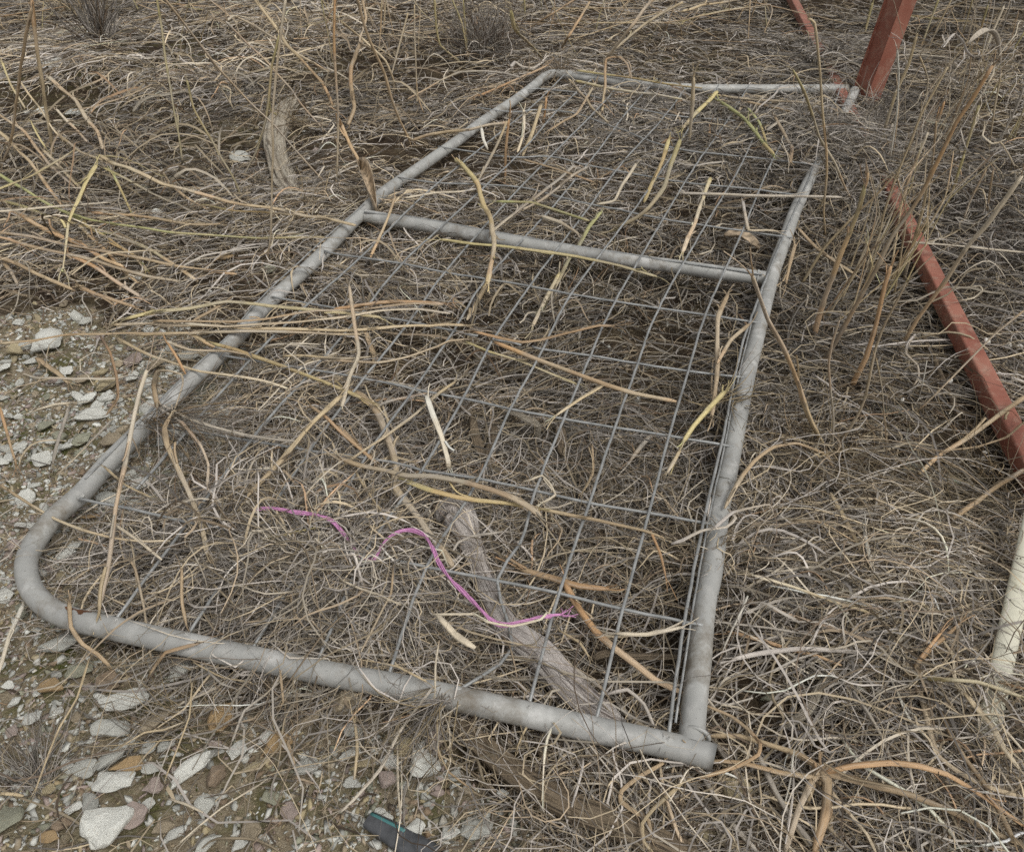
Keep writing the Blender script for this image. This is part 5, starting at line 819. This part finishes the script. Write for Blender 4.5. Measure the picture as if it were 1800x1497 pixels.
make_strands(4300, .05, .26, 1.6, (.0013, .0026), .034, .9, 9, 24, ('straw', 'tan', 'pale', 'grey', 'orange', 'lilac'), (4, 2.5, 2, 3, 1, 2), .02, 4, 'dry_straw', 'broken straw stems scattered through the mat', 1.25, far_gain=.12, tone=1.35)
make_strands(36000, .04, .16, 4, (.0008, .0016), .02, .6, 4, 25, ('grey', 'straw', 'tan', 'lilac', 'brown'), (3, 2, 2, 2, 2), .01, 2, 'dry_grass', 'fine beige grass covering the ground far behind the gate', 3.0)
make_strands(2600, .12, .4, 4, (.0004, .0010), .03, .5, 10, 26, ('brown', 'lilac', 'straw', 'tan'), (2, 3, 3, 2), .05, 2, 'dry_grass', 'hair thin grass blades strung over the gate tubes and wires', .95, zoff=.05)
make_strands(9000, .008, .03, 1, (.0012, .0034), .006, .2, 3, 27, ('grey', 'tan', 'brown', 'straw', 'pale'), (3, 3, 4, 3, 2), .05, 2, 'leaf_litter', 'torn leaf scraps in the grass litter', 1.1)
# thick tangles where the grass is heaped
def heap(name, L, N, seed, label, lmin=.1, lmax=.3, curl=8, colset=('lilac', 'straw', 'grey', 'pale', 'tan'), colw=(5, 2, 5, 1, .5), rad=(.0005, .0014), h=.01, hm=1.0):
    r = np.random.default_rng(seed); xs, ys = [], []
    for px, py, rx, ry, k in L:
        c = G(px, py); s1 = rx * depth(c) / FPX; s2 = ry * depth(c) / FPX / max(.2, CAMH / np.linalg.norm(c - CAM)); m_ = int(N * k); xs.append(c[0] + r.normal(0, s1 * .6, m_)); ys.append(c[1] + r.normal(0, s2 * .6, m_))
    return make_strands(0, lmin, lmax, curl, rad, h, hm, 10, seed, colset, colw, 1, 2, name, label, xy=(np.concatenate(xs), np.concatenate(ys)))
heap('grass_heap', [(430, 975, 230, 75, .5), (600, 1060, 180, 70, .5)], 4200, 31, 'grey tangle of dry grass heaped on the near left of the mesh')
heap('grass_heap', [(1300, 280, 150, 60, .8), (1440, 280, 50, 70, .5), (1120, 230, 130, 60, .4)], 2300, 32, 'grey matted grass heaped on the far right of the mesh', colset=('lilac', 'grey', 'pale'), colw=(3, 3, 1))
heap('grass_heap', [(1640, 1010, 190, 120, 1)], 2200, 33, 'pale curly hay left of the cream rail', colset=('straw', 'pale', 'tan', 'grey'), colw=(4, 2, 2, 2))
heap('grass_heap', [(1440, 140, 120, 70, 1)], 1500, 34, 'fuzzy grey weed skeleton covering the far end of the red beam', curl=14, lmin=.08, lmax=.2, colset=('lilac', 'grey'), colw=(1, 1))
heap('grass_heap', [(1140, 1440, 120, 50, 1)], 450, 35, 'straw coloured grass spilling over the sunken log', colset=('straw', 'tan', 'pale'), colw=(3, 2, 1))
heap('grass_heap', [(1240, 1010, 60, 35, 1)], 420, 36, 'straw tuft caught over the right tube', colset=('straw', 'tan', 'pale'), colw=(3, 2, 1), lmin=.06, lmax=.16)
heap('grass_heap', [(1700, 400, 170, 170, 1)], 2300, 37, 'tall grey grass tangle at the right beyond the red beam', colset=('lilac', 'grey', 'brown', 'pale'), colw=(3, 3, 2, 1))
heap('grass_heap', [(760, 1185, 110, 35, 1)], 260, 38, 'thin straw grass strewn over the near tube', colset=('straw', 'pale', 'grey'), colw=(3, 2, 2))
heap('straw_heap', [(1270, 270, 170, 70, .8), (1080, 230, 120, 60, .4)], 420, 39, 'coarse broken straw heaped over the far mesh', lmin=.06, lmax=.24, curl=2, colset=('straw', 'pale', 'tan', 'lilac', 'orange'), colw=(4, 3, 2, 3, 1), rad=(.0012, .0026), hm=1.1)
heap('straw_heap', [(420, 960, 200, 90, .6), (650, 620, 260, 90, .4), (950, 560, 260, 120, .5)], 330, 40, 'coarse broken straw lying over the near mesh', lmin=.06, lmax=.26, curl=2, colset=('straw', 'pale', 'tan', 'lilac', 'orange'), colw=(4, 3, 2, 4, .5), rad=(.001, .0022), h=.06, hm=1.0)
heap('straw_heap', [(1560, 1180, 170, 110, .6), (1400, 1100, 120, 80, .4)], 300, 41, 'coarse pale straw right of the gate end', lmin=.08, lmax=.26, curl=1.6, colset=('lilac', 'pale', 'tan', 'grey'), colw=(4, 3, 2, 3), rad=(.001, .0022), h=.04)
heap('straw_heap', [(150, 300, 200, 120, .6), (560, 90, 220, 90, .6)], 380, 42, 'coarse straw strewn behind the gate at the left', lmin=.1, lmax=.35, curl=1.6, colset=('straw', 'pale', 'tan', 'orange'), colw=(4, 3, 2, 1), rad=(.0011, .0024), h=.08)
# fans and bushes with a single root
def fan(name, px, py, N, length, spread, up, col, label, seed, rad=(.0006, .0013), az=None, azs=3.14, curl=2.0, K=8, z0=0.0):
    r = np.random.default_rng(seed); b = G(px, py, z0); P = np.zeros((N, K, 3)); a = (r.normal(az, azs, N) if az is not None else r.uniform(0, 6.28, N)); e = np.clip(r.normal(up, .35, N), .02, 1.5); L = length * r.uniform(.4, 1.1, N); k1 = r.normal(0, curl, N); k2 = r.normal(-.6, .8, N)
    pos = np.tile(b, (N, 1)) + r.normal(0, spread, (N, 3)) * [1, 1, .2]; 
    for k in range(K):
        P[:, k] = pos; t = k / (K - 1); aa = a + k1 * t; ee = e + k2 * t; st = np.stack([np.cos(aa) * np.cos(ee), np.sin(aa) * np.cos(ee), np.sin(ee)], -1) * (L / (K - 1))[:, None]; pos = pos + st; pos[:, 2] = np.maximum(pos[:, 2], .004 + r.uniform(0, .004, N))
    R = (rad[0] * (rad[1] / rad[0]) ** r.random(N))[:, None] * np.linspace(1, .35, K)[None] * (1 + .3 * max(0, depth(b) - 1.3)); cs = np.array([PAL[c] for c in col]); c = cs[r.integers(0, len(cs), N)] * r.uniform(.3, 1.0, (N, 1))
    o = strands(name, P, R, c, 3, loc=np.array([b[0], b[1], 0])); return tag(o, label, 'tuft')
fan('dry_bush', 850, 105, 420, .34, .05, .9, ('grey', 'brown', 'lilac'), 'round fuzzy grey bush behind the far gate corner', 51, curl=1.5)
fan('dry_bush', 185, 95, 150, .42, .02, 1.2, ('grey', 'brown', 'lilac'), 'sparse grey shrub at the top left', 52, rad=(.0009, .0022), curl=.7)
fan('grass_tuft', 275, 735, 90, .24, .012, .15, ('grey', 'lilac', 'tan'), 'grey grass tuft lying over the left gate tube', 53, az=-.35, azs=.4, curl=.6, z0=.085)
fan('grass_tuft', 70, 1385, 80, .13, .012, .35, ('lilac', 'grey'), 'lilac grey tuft on the gravel at the bottom left', 54, az=2.2, azs=.8, curl=.6)
fan('grass_tuft', 330, 1280, 60, .16, .02, .2, ('straw', 'grey'), 'straw tuft lying on the stones below the near tube', 55, az=2.9, azs=.5, curl=1)
fan('grass_tuft', 1460, 810, 220, .2, .03, .25, ('straw', 'tan', 'brown'), 'tan grass tuft around the weed crown right of the gate', 56, curl=1.5)
fan('grass_tuft', 1585, 690, 90, .18, .03, .3, ('brown', 'tan', 'straw'), 'brown grass tuft left of the red beam', 57, curl=1.5)
fan('grass_tuft', 1740, 880, 200, .2, .05, .5, ('straw', 'pale', 'tan'), 'straw grass tuft at the foot of the red beam', 58, az=-2.4, azs=.9, curl=1.2)
fan('grass_tuft', 775, 1228, 45, .16, .01, .15, ('lilac', 'grey', 'straw'), 'pale grass tuft spilling down over the near tube', 59, az=-2.3, azs=.45, curl=.7, z0=.09)
fan('grass_tuft', 140, 20, 120, .3, .06, .7, ('straw', 'grey', 'pale'), 'straw tuft far back at the left edge', 60, curl=1)
fan('grass_tuft', 1275, 700, 60, .12, .012, .3, ('straw', 'grey'), 'straw tuft caught on the right tube', 61, z0=.075, curl=1.5)
fan('grass_tuft', 975, 130, 90, .16, .02, .5, ('tan', 'grey', 'lilac'), 'grey tan tuft over the far gate corner', 62, z0=.05, curl=1.4)
fan('grass_tuft', 1510, 230, 380, .24, .09, .5, ('grey', 'pale', 'lilac'), 'grey tuft around the foot of the red post', 63, curl=1.4)
fan('grass_tuft', 1545, 330, 260, .25, .07, .6, ('grey', 'pale', 'tan'), 'grey tuft hiding the middle of the red beam', 64, curl=1.2)
fan('grass_tuft', 1600, 415, 110, .2, .06, .5, ('grey', 'pale', 'straw', 'lilac'), 'pale grass tuft lying across the red beam below the grey one', 65, curl=1.3)
fan('grass_tuft', 505, 215, 130, .16, .05, .5, ('straw', 'tan', 'grey'), 'tan tuft growing over the top of the bleached log', 66, curl=1.2)
fan('grass_tuft', 535, 375, 140, .16, .05, .5, ('straw', 'tan', 'grey'), 'tan tuft over the lower end of the bleached log', 67, curl=1.2)
